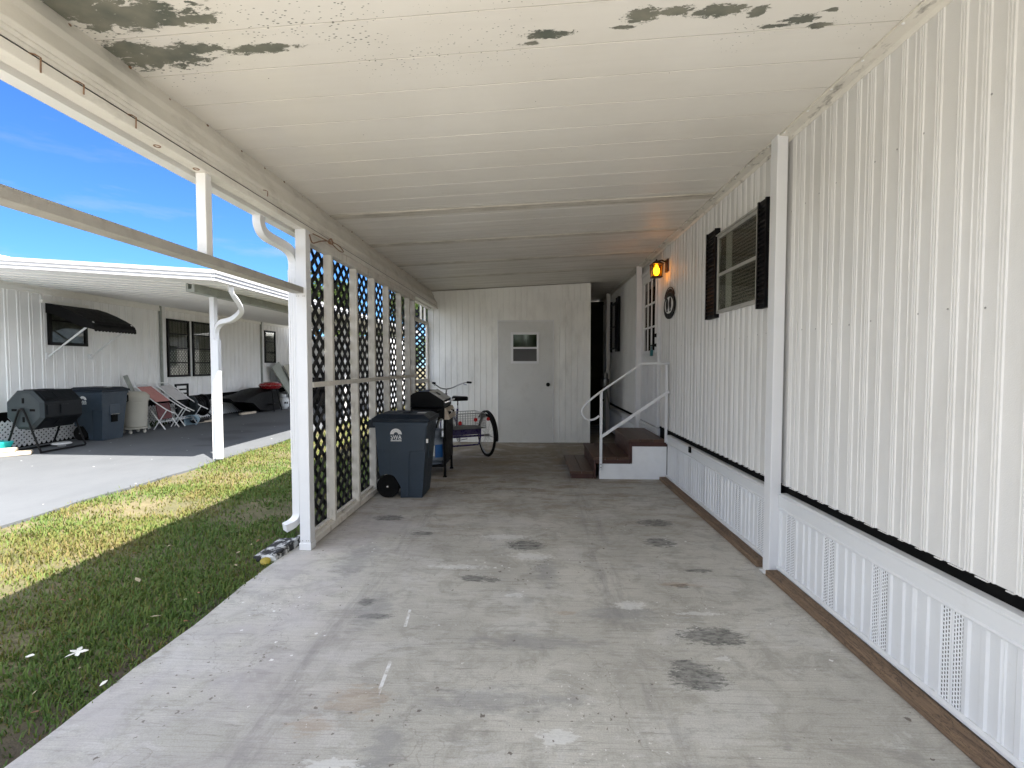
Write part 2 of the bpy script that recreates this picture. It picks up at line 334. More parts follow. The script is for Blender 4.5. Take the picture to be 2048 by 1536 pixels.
def mat_drive():
    k = NT('driveway_paint')
    c = k.mix(k.rng(k.noise(0.8, 7, 0.65), 0.3, 0.7), (0.085, 0.093, 0.102), (0.112, 0.120, 0.130))
    c = k.mix(k.rng(k.noise(2.5, 7, 0.7, k.map(k.pos, (1.4, .6, 1))), 0.5, 0.75, 0, 0.4), c, (0.065, 0.069, 0.075))
    c = k.mix(k.rng(k.noise(140, 3, 0.6), 0.3, 0.7, 0.30, 0.0), c, (0.08, 0.085, 0.095))
    wt = k.blobs([(-5.9, 9.0, .5, .35), (-6.2, 9.9, .5, .35), (-5.7, 8.2, .22, .12), (-6.3, 11.2, .6, .5)], 0.8, 5, (1, 2.2, 1), 2.5)
    c = k.mix(k.math('MULTIPLY', wt, 0.75), c, (0.06, 0.062, 0.066))
    v1 = k.n('ShaderNodeTexVoronoi', {'Vector': k.pos, 'Scale': 3.2}).outputs['Distance']
    c = k.mix(k.math('MULTIPLY', k.math('LESS_THAN', v1, 0.05), 0.7), c, (0.7, 0.7, 0.7))
    k.set('Base Color', c); k.set('Roughness', 0.8)
    k.bump(k.noise(120, 3), 0.35, 0.003)
    MATS['drive'] = k.m
mat_drive()

def mat_ground():
    k = NT('soil_turf')
    c = k.mix(k.rng(k.noise(1.6, 7, 0.65), 0.38, 0.62), (0.06, 0.062, 0.024), (0.165, 0.13, 0.075))
    c = k.mix(k.rng(k.noise(14, 6, 0.7), 0.4, 0.65, 0, 0.6), c, (0.07, 0.052, 0.030))
    x, y, z = k.sep()
    c = k.mix(k.rng(k.noise(60, 4, 0.7), 0.35, 0.7, 0, 0.5), c, (0.16, 0.15, 0.06))
    edge = k.math('MULTIPLY', k.rng(x, -2.15, -1.95), k.rng(x, 6.0, 5.0))
    c = k.mix(k.math('MULTIPLY', edge, 0.8), c, (0.06, 0.044, 0.03))
    k.set('Base Color', c); k.set('Roughness', 0.95)
    k.bump(k.noise(40, 6, 0.7), 0.7, 0.02)
    MATS['ground'] = k.m
mat_ground()

def mat_grass():
    k = NT('grass_blades')
    a = k.n('ShaderNodeAttribute', {}, attribute_name='tone').outputs['Fac']
    cr = k.n('ShaderNodeValToRGB', {0: a})
    e = cr.color_ramp.elements
    e[0].position = 0.0; e[0].color = (0.050, 0.100, 0.018, 1)
    e[1].position = 1.0; e[1].color = (0.18, 0.135, 0.048, 1)
    for p, cc in ((0.3, (0.080, 0.145, 0.024, 1)), (0.55, (0.115, 0.155, 0.026, 1)), (0.75, (0.135, 0.13, 0.028, 1))):
        q = e.new(p); q.color = cc
    k.set('Base Color', cr.outputs[0]); k.set('Roughness', 0.75)
    tr = k.n('ShaderNodeBsdfTranslucent', {'Color': cr.outputs[0]})
    ms = k.n('ShaderNodeMixShader', {0: 0.3, 1: k.b.outputs[0], 2: tr.outputs[0]})
    k.t.links.new(ms.outputs[0], k.out.inputs[0])
    MATS['grass'] = k.m
mat_grass()

def mat_leaves(name, a, b):
    k = NT(name)
    at = k.n('ShaderNodeAttribute', {}, attribute_name='tone').outputs['Fac']
    c = k.mix(at, a, b)
    k.set('Base Color', c); k.set('Roughness', 0.6)
    tr = k.n('ShaderNodeBsdfTranslucent', {'Color': c})
    ms = k.n('ShaderNodeMixShader', {0: 0.35, 1: k.b.outputs[0], 2: tr.outputs[0]})
    k.t.links.new(ms.outputs[0], k.out.inputs[0])
    MATS[name] = k.m
mat_leaves('leaves_green', (0.030, 0.055, 0.012), (0.10, 0.15, 0.03))

def mat_glass(name, tint=(0.9, 0.9, 0.9), refl=0.12):
    k = NT(name)
    tr = k.n('ShaderNodeBsdfTransparent', {'Color': S(tint)})
    gl = k.n('ShaderNodeBsdfGlossy', {'Color': (1, 1, 1, 1), 'Roughness': 0.02})
    fr = k.n('ShaderNodeLayerWeight', {'Blend': 0.12}).outputs['Fresnel']
    f = k.math('ADD', k.math('MULTIPLY', fr, 0.35), refl)
    ms = k.n('ShaderNodeMixShader', {0: f, 1: tr.outputs[0], 2: gl.outputs[0]})
    k.t.links.new(ms.outputs[0], k.out.inputs[0])
    MATS[name] = k.m
mat_glass('glass', (0.75, 0.76, 0.72), 0.015)
mat_glass('glass_dark', (0.25, 0.25, 0.25), 0.22)
mat_glass('amber_glass', (1.0, 0.62, 0.12), 0.04)
k = NT('screen_dark'); k.set('Base Color', (0.012, 0.012, 0.012)); k.set('Roughness', 0.35); MATS['screen'] = k.m
k = NT('bulb_glow'); k.set('Base Color', (1, 0.75, 0.2)); k.b.inputs['Emission Color'].default_value = (1.0, 0.50, 0.03, 1); k.b.inputs['Emission Strength'].default_value = 2.2; MATS['bulb'] = k.m

def mat_perf():
    k = NT('vent_perforated')
    x, y, z = k.sep()
    ry = k.math('FRACT', k.math('MULTIPLY', y, 1 / 0.0125))
    col_i = k.math('FLOOR', k.math('MULTIPLY', y, 1 / 0.0125))
    off = k.math('MULTIPLY', k.math('MODULO', k.math('ADD', col_i, 1000), 2), 0.5)
    rz = k.math('FRACT', k.math('ADD', k.math('MULTIPLY', z, 1 / 0.017), off))
    m = k.math('MULTIPLY', k.math('LESS_THAN', ry, 0.42), k.math('LESS_THAN', rz, 0.62))
    k.set('Base Color', k.mix(m, (0.78, 0.79, 0.80), (0.05, 0.05, 0.05))); k.set('Roughness', 0.5)
    MATS['perf'] = k.m
mat_perf()

def mat_curtain_lace():
    k = NT('lace_curtain')
    x, y, z = k.sep()
    fold = k.rng(k.noise(2.2, 3, 0.5, k.map(k.pos, (1, 7, .1))), 0.35, 0.65)
    base = k.mix(fold, (0.05, 0.05, 0.05), (0.22, 0.22, 0.22))
    u = k.math('ADD', k.math('MULTIPLY', y, 11), k.math('MULTIPLY', z, 11))
    v = k.math('SUBTRACT', k.math('MULTIPLY', y, 11), k.math('MULTIPLY', z, 11))
    dm = k.math('MULTIPLY', k.math('GREATER_THAN', k.math('FRACT', u), 0.45), k.math('GREATER_THAN', k.math('FRACT', v), 0.45))
    low = k.math('LESS_THAN', z, 1.75)
    c = k.mix(k.math('MULTIPLY', k.math('MULTIPLY', dm, low), k.rng(fold, 0, 1, 0.5, 1)), base, (0.62, 0.62, 0.60))
    k.set('Base Color', c); k.set('Roughness', 0.9)
    MATS['lace'] = k.m
mat_curtain_lace()

# ------------------------------------------------------------------ mesh helpers
class MB:
    def __init__(s): s.v = []; s.f = []
    def add(s, vs, fs):
        o = len(s.v); s.v += [tuple(p) for p in vs]; s.f += [tuple(i + o for i in f) for f in fs]; return s
    def box(s, x0, x1, y0, y1, z0, z1):
        v = [(x0, y0, z0), (x1, y0, z0), (x1, y1, z0), (x0, y1, z0), (x0, y0, z1), (x1, y0, z1), (x1, y1, z1), (x0, y1, z1)]
        return s.add(v, [(0, 3, 2, 1), (4, 5, 6, 7), (0, 1, 5, 4), (1, 2, 6, 5), (2, 3, 7, 6), (3, 0, 4, 7)])
    def hexa(s, v):  # eight corners, bottom loop then top loop
        return s.add(v, [(0, 3, 2, 1), (4, 5, 6, 7), (0, 1, 5, 4), (1, 2, 6, 5), (2, 3, 7, 6), (3, 0, 4, 7)])
    def bar(s, p0, p1, a, b, up=(0, 0, 1)):  # rectangular bar from p0 to p1; a across, b along up
        p0, p1, up = Vector(p0), Vector(p1), Vector(up)
        d = (p1 - p0).normalized(); x = d.cross(up)
        if x.length < 1e-5: x = d.cross(Vector((1, 0, 0)))
        x.normalize(); y = x.cross(d).normalized()
        q = []
        for p in (p0, p1):
            q += [p - x * a / 2 - y * b / 2, p + x * a / 2 - y * b / 2, p + x * a / 2 + y * b / 2, p - x * a / 2 + y * b / 2]
        return s.hexa(q)
    def quad(s, a, b, c, d): return s.add([a, b, c, d], [(0, 1, 2, 3)])
    def prism(s, poly, axis, a0, a1):
        def P(u, v, w): return {'X': (w, u, v), 'Y': (u, w, v), 'Z': (u, v, w)}[axis]
        n = len(poly)
        vs = [P(u, v, a0) for u, v in poly] + [P(u, v, a1) for u, v in poly]
        return s.add(vs, [tuple(range(n))[::-1], tuple(range(n, 2 * n))] + [(i, (i + 1) % n, n + (i + 1) % n, n + i) for i in range(n)])
    def tube(s, pts, r, n=8, closed=False, caps=True):
        pts = [Vector(p) for p in pts]; m = len(pts); rs = r if isinstance(r, (list, tuple)) else [r] * m
        vs = []; px = None
        for i, p in enumerate(pts):
            a = pts[i - 1] if (i > 0 or closed) else p; b = pts[(i + 1) % m] if (i < m - 1 or closed) else p
            d = (b - a).normalized()
            if px is None:
                ref = Vector((0, 0, 1)) if abs(d.z) < 0.9 else Vector((1, 0, 0)); px = d.cross(ref).normalized()
            else:
                px = (px - d * px.dot(d)).normalized()
            py = d.cross(px)
            vs += [p + (px * math.cos(2 * math.pi * j / n) + py * math.sin(2 * math.pi * j / n)) * rs[i] for j in range(n)]
        fs = []
        for i in range(m if closed else m - 1):
            a = i * n; b = ((i + 1) % m) * n
            fs += [(a + j, a + (j + 1) % n, b + (j + 1) % n, b + j) for j in range(n)]
        if caps and not closed: fs += [tuple(range(n))[::-1], tuple(range((m - 1) * n, m * n))]
        return s.add(vs, fs)
    def ribbon(s, pts, w, t, wdir):  # rectangular section swept along pts; w along wdir
        pts = [Vector(p) for p in pts]; wd = Vector(wdir).normalized(); m = len(pts); vs = []
        for i, p in enumerate(pts):
            a = pts[max(i - 1, 0)]; b = pts[min(i + 1, m - 1)]; d = (b - a).normalized(); x = (wd - d * wd.dot(d)).normalized(); y = d.cross(x)
            vs += [p - x * w / 2 - y * t / 2, p + x * w / 2 - y * t / 2, p + x * w / 2 + y * t / 2, p - x * w / 2 + y * t / 2]
        fs = [(0, 3, 2, 1), tuple(range((m - 1) * 4, m * 4))]
        for i in range(m - 1):
            a = i * 4; b = a + 4; fs += [(a + j, a + (j + 1) % 4, b + (j + 1) % 4, b + j) for j in range(4)]
        return s.add(vs, fs)
    def lathe(s, prof, c, n=20, axis=(0, 0, 1)):
        ax = Vector(axis).normalized(); ref = Vector((1, 0, 0)) if abs(ax.x) < 0.9 else Vector((0, 1, 0))
        u = ax.cross(ref).normalized(); v = ax.cross(u); c = Vector(c); vs = []; m = len(prof)
        for r, h in prof: vs += [c + ax * h + (u * math.cos(2 * math.pi * j / n) + v * math.sin(2 * math.pi * j / n)) * r for j in range(n)]
        fs = [(i * n + j, i * n + (j + 1) % n, (i + 1) * n + (j + 1) % n, (i + 1) * n + j) for i in range(m - 1) for j in range(n)]
        return s.add(vs, fs + [tuple(range(n))[::-1], tuple(range((m - 1) * n, m * n))])
    def torus(s, c, R_, r, ax, n=28, m=8, a0=0, a1=2 * math.pi):
        ax = Vector(ax).normalized(); ref = Vector((0, 0, 1)) if abs(ax.z) < 0.9 else Vector((1, 0, 0))
        u = ax.cross(ref).normalized(); v = ax.cross(u); c = Vector(c)
        full = abs(a1 - a0 - 2 * math.pi) < 1e-6; k = n if full else n + 1
        return s.tube([c + (u * math.cos(a0 + (a1 - a0) * i / n) + v * math.sin(a0 + (a1 - a0) * i / n)) * R_ for i in range(k)], r, m, closed=full)
    def sheet(s, org, du, out, prof, length, period, z0, z1):
        """vertical profiled sheet: prof = [(s, depth)] repeated; z0/z1 numbers or functions of the run"""
        org, du, out = Vector(org), Vector(du), Vector(out); pts = []
        t = 0.0
        while t < length:
            for a, b in prof:
                if t + a <= length: pts.append((t + a, b))
            t += period
        pts.append((length, 0)); vs = []
        for a, b in pts:
            p = org + du * a + out * b
            za = z0(a) if callable(z0) else z0; zb = z1(a) if callable(z1) else z1
            vs += [(p.x, p.y, za), (p.x, p.y, zb)]
        return s.add(vs, [(2 * i, 2 * i + 2, 2 * i + 3, 2 * i + 1) for i in range(len(pts) - 1)])
    def build(s, name, mat, parent=None, smooth=False, bevel=0.0, at=None, solid=0.0):
        me = bpy.data.meshes.new(name)
        loc = Vector((0, 0, 0))
        if parent is None:
            if at is None:
                a = np.array(s.v); loc = Vector(((a[:, 0].min() + a[:, 0].max()) / 2, (a[:, 1].min() + a[:, 1].max()) / 2, a[:, 2].min()))
            else: loc = Vector(at)
        me.from_pydata([tuple(Vector(p) - loc) for p in s.v], [], s.f)
        bm = bmesh.new(); bm.from_mesh(me); bmesh.ops.recalc_face_normals(bm, faces=bm.faces); bm.to_mesh(me); bm.free()
        me.materials.append(MATS[mat] if isinstance(mat, str) else mat)
        o = bpy.data.objects.new(name, me); COL.objects.link(o)
        o.location = loc
        if smooth:
            for p in me.polygons: p.use_smooth = True
            try: me.set_sharp_from_angle(angle=R(38))
            except Exception: pass
        if bevel:
            b = o.modifiers.new('bevel', 'BEVEL'); b.width = bevel; b.segments = 2; b.limit_method = 'ANGLE'; b.angle_limit = R(40)
        if solid:
            b = o.modifiers.new('solid', 'SOLIDIFY'); b.thickness = solid; b.offset = 0
        if parent is not None:
            o.parent = parent
            if parent.type == 'EMPTY' and not parent.get('_local'): o.matrix_parent_inverse = Matrix.Translation(-parent.location)
            elif parent.type == 'MESH': pass
        return o

def tag(o, label, cat, group=None, kind=None):
    o['label'] = label; o['category'] = cat
    if group: o['group'] = group
    if kind: o['kind'] = kind
    return o
def struct(o):
    o['kind'] = 'structure'; return o
LOCALS = []
def thing(name, loc, label, cat, group=None, rz=0.0, local=False):
    e = bpy.data.objects.new(name, None); COL.objects.link(e); e.location = loc; e.rotation_euler = (0, 0, rz)
    e.empty_display_size = 0.2
    if local: e['_local'] = 1; LOCALS.append(e)
    return tag(e, label, cat, group)

# ------------------------------------------------------------------ ground, slab, driveways
m = MB()
m.quad((-300, -300, -0.03), (300, -300, -0.03), (300, 300, -0.03), (-300, 300, -0.03))
struct(m.build('ground', 'ground', at=(0, 0, -0.03)))
# our slab with a slightly wavy lawn edge
def wob(y): return -1.825 + 0.007 * math.sin(y * 3.1) + 0.006 * math.sin(y * 7.7 + 1) + .003 * math.sin(y * 23)
m = MB(); ys = [-7 + 0.12 * i for i in range(159)]
vs = []; fs = []
for y in ys: vs += [(wob(y), y, 0.0), (1.70, y, 0.0), (wob(y) - .006, y, -0.012), (wob(y) - .006, y, -0.10)]
for i in range(len(ys) - 1):
    a = 4 * i; b = a + 4
    fs += [(a, a + 1, b + 1, b), (a, b, b + 2, a + 2), (a + 2, b + 2, b + 3, a + 3)]
m.add(vs, fs)
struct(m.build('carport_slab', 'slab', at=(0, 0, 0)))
m = MB(); vs = []; fs = []
ys = [-7 + 0.25 * i for i in range(113)]
for y in ys:
    xe = -4.62 + 0.03 * math.sin(y * 2.3) + 0.02 * math.sin(y * 6.1)
    vs += [(-8.69, y, -0.004), (xe, y, -0.004), (xe + .01, y, -0.08)]
for i in range(len(ys) - 1):
    a = 3 * i; b = a + 3; fs += [(a, a + 1, b + 1, b), (a + 1, a + 2, b + 2, b + 1)]
m.add(vs, fs)
struct(m.build('driveway', 'drive', at=(-6.6, 7, 0)))
m = MB(); m.box(-4.4, -1.84, -7, 0.3, -0.02, -0.006); m.box(1.705, 9, -7, -2.2, -0.02, -0.006)  # unseen paving added behind the camera to bounce sun into the carport
struct(m.build('bounce_apron', 'slab', at=(0, -3, 0)))
m = MB(); m.box(-60, 60, -13.5, -7.2, -0.028, -0.012)
struct(m.build('road', 'drive'))

# ------------------------------------------------------------------ our carport (roof, beams, posts, gutter)
def zc(x): return 2.818 + 0.0487 * x
Y0, Y1 = 0.2, 12.0
cp = thing('carport', (-1.7, 3.6, 0), 'white aluminium carport roof with peeling paint, its posts and gutter, above the concrete slab', 'carport')
m = MB(); pan = 0.2535; y = 1.984 - pan * 8; pts = []
while y < Y1 + .3:
    pts += [(y, 0), (y + .247, 0), (y + .2485, .005), (y + .2525, .005)]; y += pan
vs = []
for yy, up in pts:
    for X in (-1.80, 1.70): vs.append((X, yy, zc(X) + up))
m.add(vs, [(2 * i, 2 * i + 2, 2 * i + 3, 2 * i + 1) for i in range(len(pts) - 1)])
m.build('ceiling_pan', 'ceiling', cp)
m = MB(); ya, yb = pts[0][0], pts[-1][0]; ya_roof = ya
m.hexa([(-1.84, ya, zc(-1.84) + .03), (1.74, ya, zc(1.74) + .03), (1.74, yb, zc(1.74) + .03), (-1.84, yb, zc(-1.84) + .03),
        (-1.84, ya, zc(-1.84) + .09), (1.74, ya, zc(1.74) + .09), (1.74, yb, zc(1.74) + .09), (-1.84, yb, zc(-1.84) + .09)])
m.build('roof_sheet', 'roof_white', cp)
m = MB(); m.box(-1.86, 1.72, ya - .03, ya + 0.0, 2.62, 2.97)
m.build('front_fascia', 'white_alu', cp)
for yy, wd, dz in ((4.30, .11, .009), (5.36, .10, .009), (6.44, .09, .009), (7.45, .09, .008)):
    m = MB()
    m.hexa([(-1.795, yy, zc(-1.795) - dz), (1.61, yy + .05, zc(1.61) - dz), (1.61, yy + wd + .05, zc(1.61) - dz), (-1.795, yy + wd, zc(-1.795) - dz),
            (-1.795, yy - .015, zc(-1.795) - .001), (1.61, yy + .035, zc(1.61) - .001), (1.61, yy + wd + .065, zc(1.61) - .001), (-1.795, yy + wd + .015, zc(-1.795) - .001)])
    m.build('ceiling_rib', 'rib_dirty', cp)
# header beam: cove, ribbed web, square tube
m = MB()
m.prism([(-1.795, 2.735), (-1.760, 2.655), (-1.752, 2.652), (-1.745, 2.615), (-1.702, 2.540), (-1.694, 2.530), (-1.691, 2.522), (-1.691, 2.500), (-1.696, 2.497), (-1.691, 2.494), (-1.691, 2.478), (-1.696, 2.475), (-1.691, 2.472), (-1.691, 2.4550), (-1.80, 2.4550), (-1.80, 2.74)], 'Y', ya, Y1)
m.build('header_beam', 'beam_inner', cp)
m = MB(); m.box(-1.752, -1.682, ya, 3.2, 2.404, 2.4445); m.box(-1.752, -1.681, 3.203, Y1, 2.4035, 2.4440)
m.build('header_tube', 'beam_inner', cp, bevel=.003)
m = MB(); m.box(-1.745, -1.6945, ya + .01, Y1 - .01, 2.445, 2.4545); m.build('joint_gap', 'void', cp)
m = MB()
m.prism([(-1.80, 2.404), (-1.80, 2.66), (-1.806, 2.66), (-1.806, 2.41), (-1.862, 2.41), (-1.885, 2.47), (-1.885, 2.56), (-1.92, 2.60), (-1.92, 2.66), (-1.928, 2.66), (-1.928, 2.597), (-1.893, 2.557), (-1.893, 2.468), (-1.868, 2.404)], 'Y', ya, Y1)
m.build('gutter', 'white_alu', cp)
# screws and stray hooks on the beam
m = MB()
rnd = random.Random(3)
for i in range(26):
    yy = 1.6 + i * .27 + rnd.uniform(-.03, .03); z = 2.728 - rnd.uniform(0, .02)
    m.lathe([(.007, 0), (.006, .006), (.001, .009)], (-1.79, yy, z), 6, (.8, 0, -.6))
m.build('screw', 'rope', cp)['kind'] = 'stuff'
for yy, z, ln in ((1.62, 2.447, .05), (1.78, 2.447, .035), (2.02, 2.447, .045), (3.05, 2.50, .03)):
    m = MB(); m.tube([(-1.715, yy - .02, z + .003), (-1.68, yy, z + .004), (-1.672, yy + .012, z), (-1.674, yy + .012, z - ln)], .0028, 5)
    m.build('rusty_hook', 'rope', cp)
for yy in (2.2, 2.46):
    m = MB(); m.torus((-1.715, yy, 2.4035), .013, .003, (0, 0, 1), 14, 5); m.build('bolt_ring', 'rope', cp)
# posts
m = MB(); m.box(-1.742, -1.662, 3.55, 3.63, 0, 2.4035); m.box(-1.748, -1.656, 3.546, 3.634, 0.0, .055)
p1 = m.build('post', 'white_clean', cp, bevel=.004)
p1['label'] = 'corner post at the near end of the black lattice'
m = MB()
for dx in (-.065, -.045, -.015, .0): m.lathe([(.004, 0), (.003, .003)], (-1.675 + dx, 3.545, .075), 6, (0, -1, 0))
for dx in (-.06, -.045, -.012, 0.0): m.lathe([(.004, 0), (.003, .003)], (-1.675 + dx, 3.549, 1.91), 6, (0, -1, 0))
m.build('screw_head', 'dull_metal', p1)['kind'] = 'stuff'
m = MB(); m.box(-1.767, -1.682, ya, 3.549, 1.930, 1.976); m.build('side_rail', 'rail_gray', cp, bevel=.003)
m = MB(); m.box(-1.752, -1.700, 2.505, 2.557, 1.9765, 2.4035); m.build('strut', 'white_alu', cp, bevel=.003)
m = MB(); m.box(1.595, 1.664, 3.265, 3.355, 0, zc(1.6) - .001); m.box(1.56, 1.60, 3.255, 3.33, .0015, .010)
m.build('post', 'white_clean', cp, bevel=.004)['label'] = 'post against the skirting near the big window'
m = MB(); m.box(1.595, 1.672, 7.44, 7.52, 0.0, zc(1.6) - .001); m.build('post', 'white_clean', cp, bevel=.004)['label'] = 'post beside the house door'
m = MB(); m.box(1.575, 1.655, 10.25, 10.33, 0, zc(1.58) - .001); m.build('post', 'white_alu', cp, bevel=.004)['label'] = 'post in the dark passage'
# wall channel where roof meets house
m = MB(); m.prism([(1.605, zc(1.605) - .002), (1.605, zc(1.605) - .014), (1.668, 2.878), (1.684, 2.862), (1.690, 2.862), (1.690, 2.899)], 'Y', ya, Y1)
m.build('wall_channel', 'trim_dirty', cp)
m = MB()
for i in range(34):
    yy = 1.2 + i * .25 + rnd.uniform(-.04, .04)
    m.lathe([(.008, 0), (.006, .006), (.001, .008)], (1.612, yy, zc(1.612) - .012), 6, (0, 0, -1))
m.build('caulk_dab', 'label_white', cp)['kind'] = 'stuff'
# downspout
def bez(pts, n=8):
    out = []
    for i in range(len(pts) - 1):
        p0 = Vector(pts[max(i - 1, 0)]); p1_ = Vector(pts[i]); p2 = Vector(pts[i + 1]); p3 = Vector(pts[min(i + 2, len(pts) - 1)])
        for j in range(n):
            t = j / n
            out.append(0.5 * ((2 * p1_) + (-p0 + p2) * t + (2 * p0 - 5 * p1_ + 4 * p2 - p3) * t * t + (-p0 + 3 * p1_ - 3 * p2 + p3) * t ** 3))
    out.append(Vector(pts[-1])); return out
m = MB()
m.ribbon(bez([(-1.835, 3.245, 2.42), (-1.835, 3.245, 2.345), (-1.825, 3.31, 2.29), (-1.79, 3.53, 2.255), (-1.782, 3.60, 2.19), (-1.782, 3.605, 2.10)], 6), .055, .062, (1, 0, 0))
m.ribbon([(-1.782, 3.605, 2.11), (-1.782, 3.605, .62)], .060, .066, (1, 0, 0))
m.ribbon(bez([(-1.782, 3.605, .64), (-1.782, 3.605, .34), (-1.783, 3.60, .25), (-1.80, 3.565, .205), (-1.838, 3.51, .185)], 6), .055, .062, (1, 0, 0))
for dx in (-.018, 0, .018): m.tube([(-1.782 + dx, 3.571, 2.05), (-1.782 + dx, 3.571, .65)], .003, 5)
m.build('downspout', 'white_clean', cp, bevel=.004)

# ------------------------------------------------------------------ lattice screens
def lattice(m, x, ya_, yb_, za_, zb_, per, wd, th, gap=.004):
    """diagonal strips clipped to a Y-Z rectangle at plane x"""
    h = per * math.sqrt(2) / math.sqrt(2)
    for sgn in (1, -1):
        lo, hi = (za_ - yb_, zb_ - ya_) if sgn > 0 else (za_ + ya_, zb_ + yb_)
        k = math.ceil(lo / per) * per
        while k < hi:
            # z = sgn*y + k
            if sgn > 0: a = max(ya_, za_ - k); b = min(yb_, zb_ - k)
            else: a = max(ya_, k - zb_); b = min(yb_, k - za_)
            if b - a > .01:
                xx = x + (gap / 2 + th / 2) * (1 if sgn > 0 else -1)
                m.bar((xx, a, sgn * a + k), (xx, b, sgn * b + k), wd, th, (1, 0, 0))
            k += per
ls = thing('lattice_screen', (-1.72, 5.4, 0), 'long black diamond lattice screen on whitewashed wooden studs beside the trash cart', 'lattice screen')
m = MB(); lattice(m, -1.768, 3.64, 7.1, .06, 2.40, .138, .040, .006); m.build('lattice_panel', 'black_lattice', ls)
m = MB(); m.box(-1.755, -1.675, 3.636, 7.06, .006, .060); m.box(-1.755, -1.715, 3.636, 7.06, .0605, .085); m.build('bottom_plate', 'old_wood_white', ls, bevel=.004)
m = MB(); m.box(-1.757, -1.688, 3.636, 7.06, 2.33, 2.402); m.build('top_plate', 'old_wood_white', ls, bevel=.004)
for i, yy in enumerate((4.07, 4.66, 5.18, 5.71, 6.26, 6.70, 7.00)):
    m = MB(); dz = random.uniform(-.003, .003)
    m.hexa([(-1.757, yy, .0605), (-1.683, yy + dz, .0605), (-1.683, yy + .04 + dz, .0605), (-1.757, yy + .04, .0605),
            (-1.757, yy + dz * 3, 2.3295), (-1.686 + dz, yy, 2.3295), (-1.686 + dz, yy + .04, 2.3295), (-1.757, yy + .04 + dz * 3, 2.3295)])
    m.build('stud', 'old_wood_white', ls, bevel=.003)
m = MB(); m.box(-1.682, -1.655, 3.634, 7.05, 1.228, 1.268); m.build('middle_rail', 'old_wood_white', ls, bevel=.003)
ls2 = thing('short_lattice_screen', (-1.87, 8.2, 0), 'short framed lattice panel filling the gap beside the gray shed wall', 'lattice panel')
m = MB(); lattice(m, 0, -2.16, -1.865, .06, 2.44, .105, .034, .006); m.v = [(b, 8.66 + a, c) for a, b, c in m.v]; m.build('lattice_panel', 'black_lattice', ls2)
m = MB()
m.box(-1.89, -1.85, 7.46, 8.70, 2.12, 2.17); m.box(-1.89, -1.85, 7.46, 8.70, 1.10, 1.16); m.box(-1.89, -1.85, 7.46, 8.70, .01, .08)
m.box(-1.888, -1.852, 8.64, 8.70, .081, 2.119); m.box(-1.888, -1.852, 8.2, 8.24, 2.171, 2.44); m.box(-1.888, -1.852, 8.5, 8.54, 2.171, 2.44); m.box(-1.888, -1.852, 7.42, 7.459, .01, 2.44)
m.build('frame', 'old_wood_white', ls2, bevel=.003)
# twine knotted round the post top
m = MB()
m.tube(bez([(-1.655, 3.60, 2.375), (-1.650, 3.62, 2.33), (-1.650, 3.66, 2.325), (-1.652, 3.80, 2.375), (-1.648, 3.95, 2.41), (-1.645, 4.12, 2.42), (-1.64, 4.22, 2.39), (-1.64, 4.13, 2.375), (-1.645, 3.96, 2.40), (-1.652, 3.78, 2.40), (-1.655, 3.66, 2.395)], 5), .0045, 6)
m.tube(bez([(-1.645, 3.93, 2.415), (-1.635, 3.95, 2.43), (-1.635, 3.98, 2.40), (-1.645, 3.94, 2.39), (-1.65, 3.92, 2.41)], 5), .006, 6)
tag(m.build('twine', 'rope'), 'brown twine knotted around the top plate of the lattice screen', 'twine')

# ------------------------------------------------------------------ our mobile home
XH = 1.69
hs = thing('mobile_home', (3.6, 5, 0), 'long white ribbed mobile home along the right of the slab, with black shutters', 'mobile home')
def _grp(a): return [(a, 0), (a + .004, .0055), (a + .010, .0055), (a + .0135, .001), (a + .017, .0055), (a + .023, .0055), (a + .0265, .001), (a + .030, .0055), (a + .036, .0055), (a + .040, 0)]
FL = [(0, 0)] + _grp(.058) + _grp(.150) + [(.205, 0), (.208, .0035), (.214, .0035), (.217, 0)] + _grp(.252)
FL = sorted([p for p in FL if p[0] < .305]) 
m = MB(); m.sheet((XH, -1.6, 0), (0, 1, 0), (-1, 0, 0), FL, 8.02, .304, .603, 2.895)
m.sheet((XH, 7.53, 0), (0, 1, 0), (-1, 0, 0), FL, 4.4, .304, .603, 2.895)
m.build('siding', 'siding', hs)
m = MB(); m.box(1.703, 5.4, -1.6, 11.95, .62, 2.93)
m.build('wall_core', 'siding', hs)
m = MB(); m.box(1.698, 5.38, -1.58, 11.9, .02, .6195); m.build('underfloor_gap', 'void', hs)
m = MB(); m.prism([(1.745, 2.931), (5.6, 2.931), (5.6, 2.98), (3.6, 3.22), (1.745, 2.99)], 'Y', -1.8, 12.1); m.build('roof', 'roof_white', hs)
# skirting
SK = [(0, 0), (.006, .007), (.014, .007), (.018, .001), (.052, .001), (.060, .008), (.080, .008), (.088, .001), (.126, .001), (.134, .009), (.150, .009), (.155, .003), (.196, .003), (.199, .008), (.205, .008), (.208, .003),
      (.249, .003), (.254, .009), (.270, .009), (.278, .001), (.316, .001), (.324, .008), (.344, .008), (.352, .001), (.385, .001), (.390, .006)]
m = MB(); y = 1.734 - .397 * 8
m.sheet((1.665, y, 0), (0, 1, 0), (-1, 0, 0), SK, 5.95 - y, .397, .045, .46)
m.sheet((1.665, 7.2, 0), (0, 1, 0), (-1, 0, 0), SK, 4.7, .397, .045, .46)
m.build('skirting', 'skirt_white', hs)
kk = 0
for k0 in range(-3, 11):
    ys_ = 1.734 + .397 * k0
    if ys_ > 5.5: continue
    m = MB(); xx = 1.665 - .0045
    for a, b in ((.157, .195), (.209, .247)): m.quad((xx, ys_ + a, .06), (xx, ys_ + b, .06), (xx, ys_ + b, .443), (xx, ys_ + a, .443))
    m.build('vent', 'perf', hs)
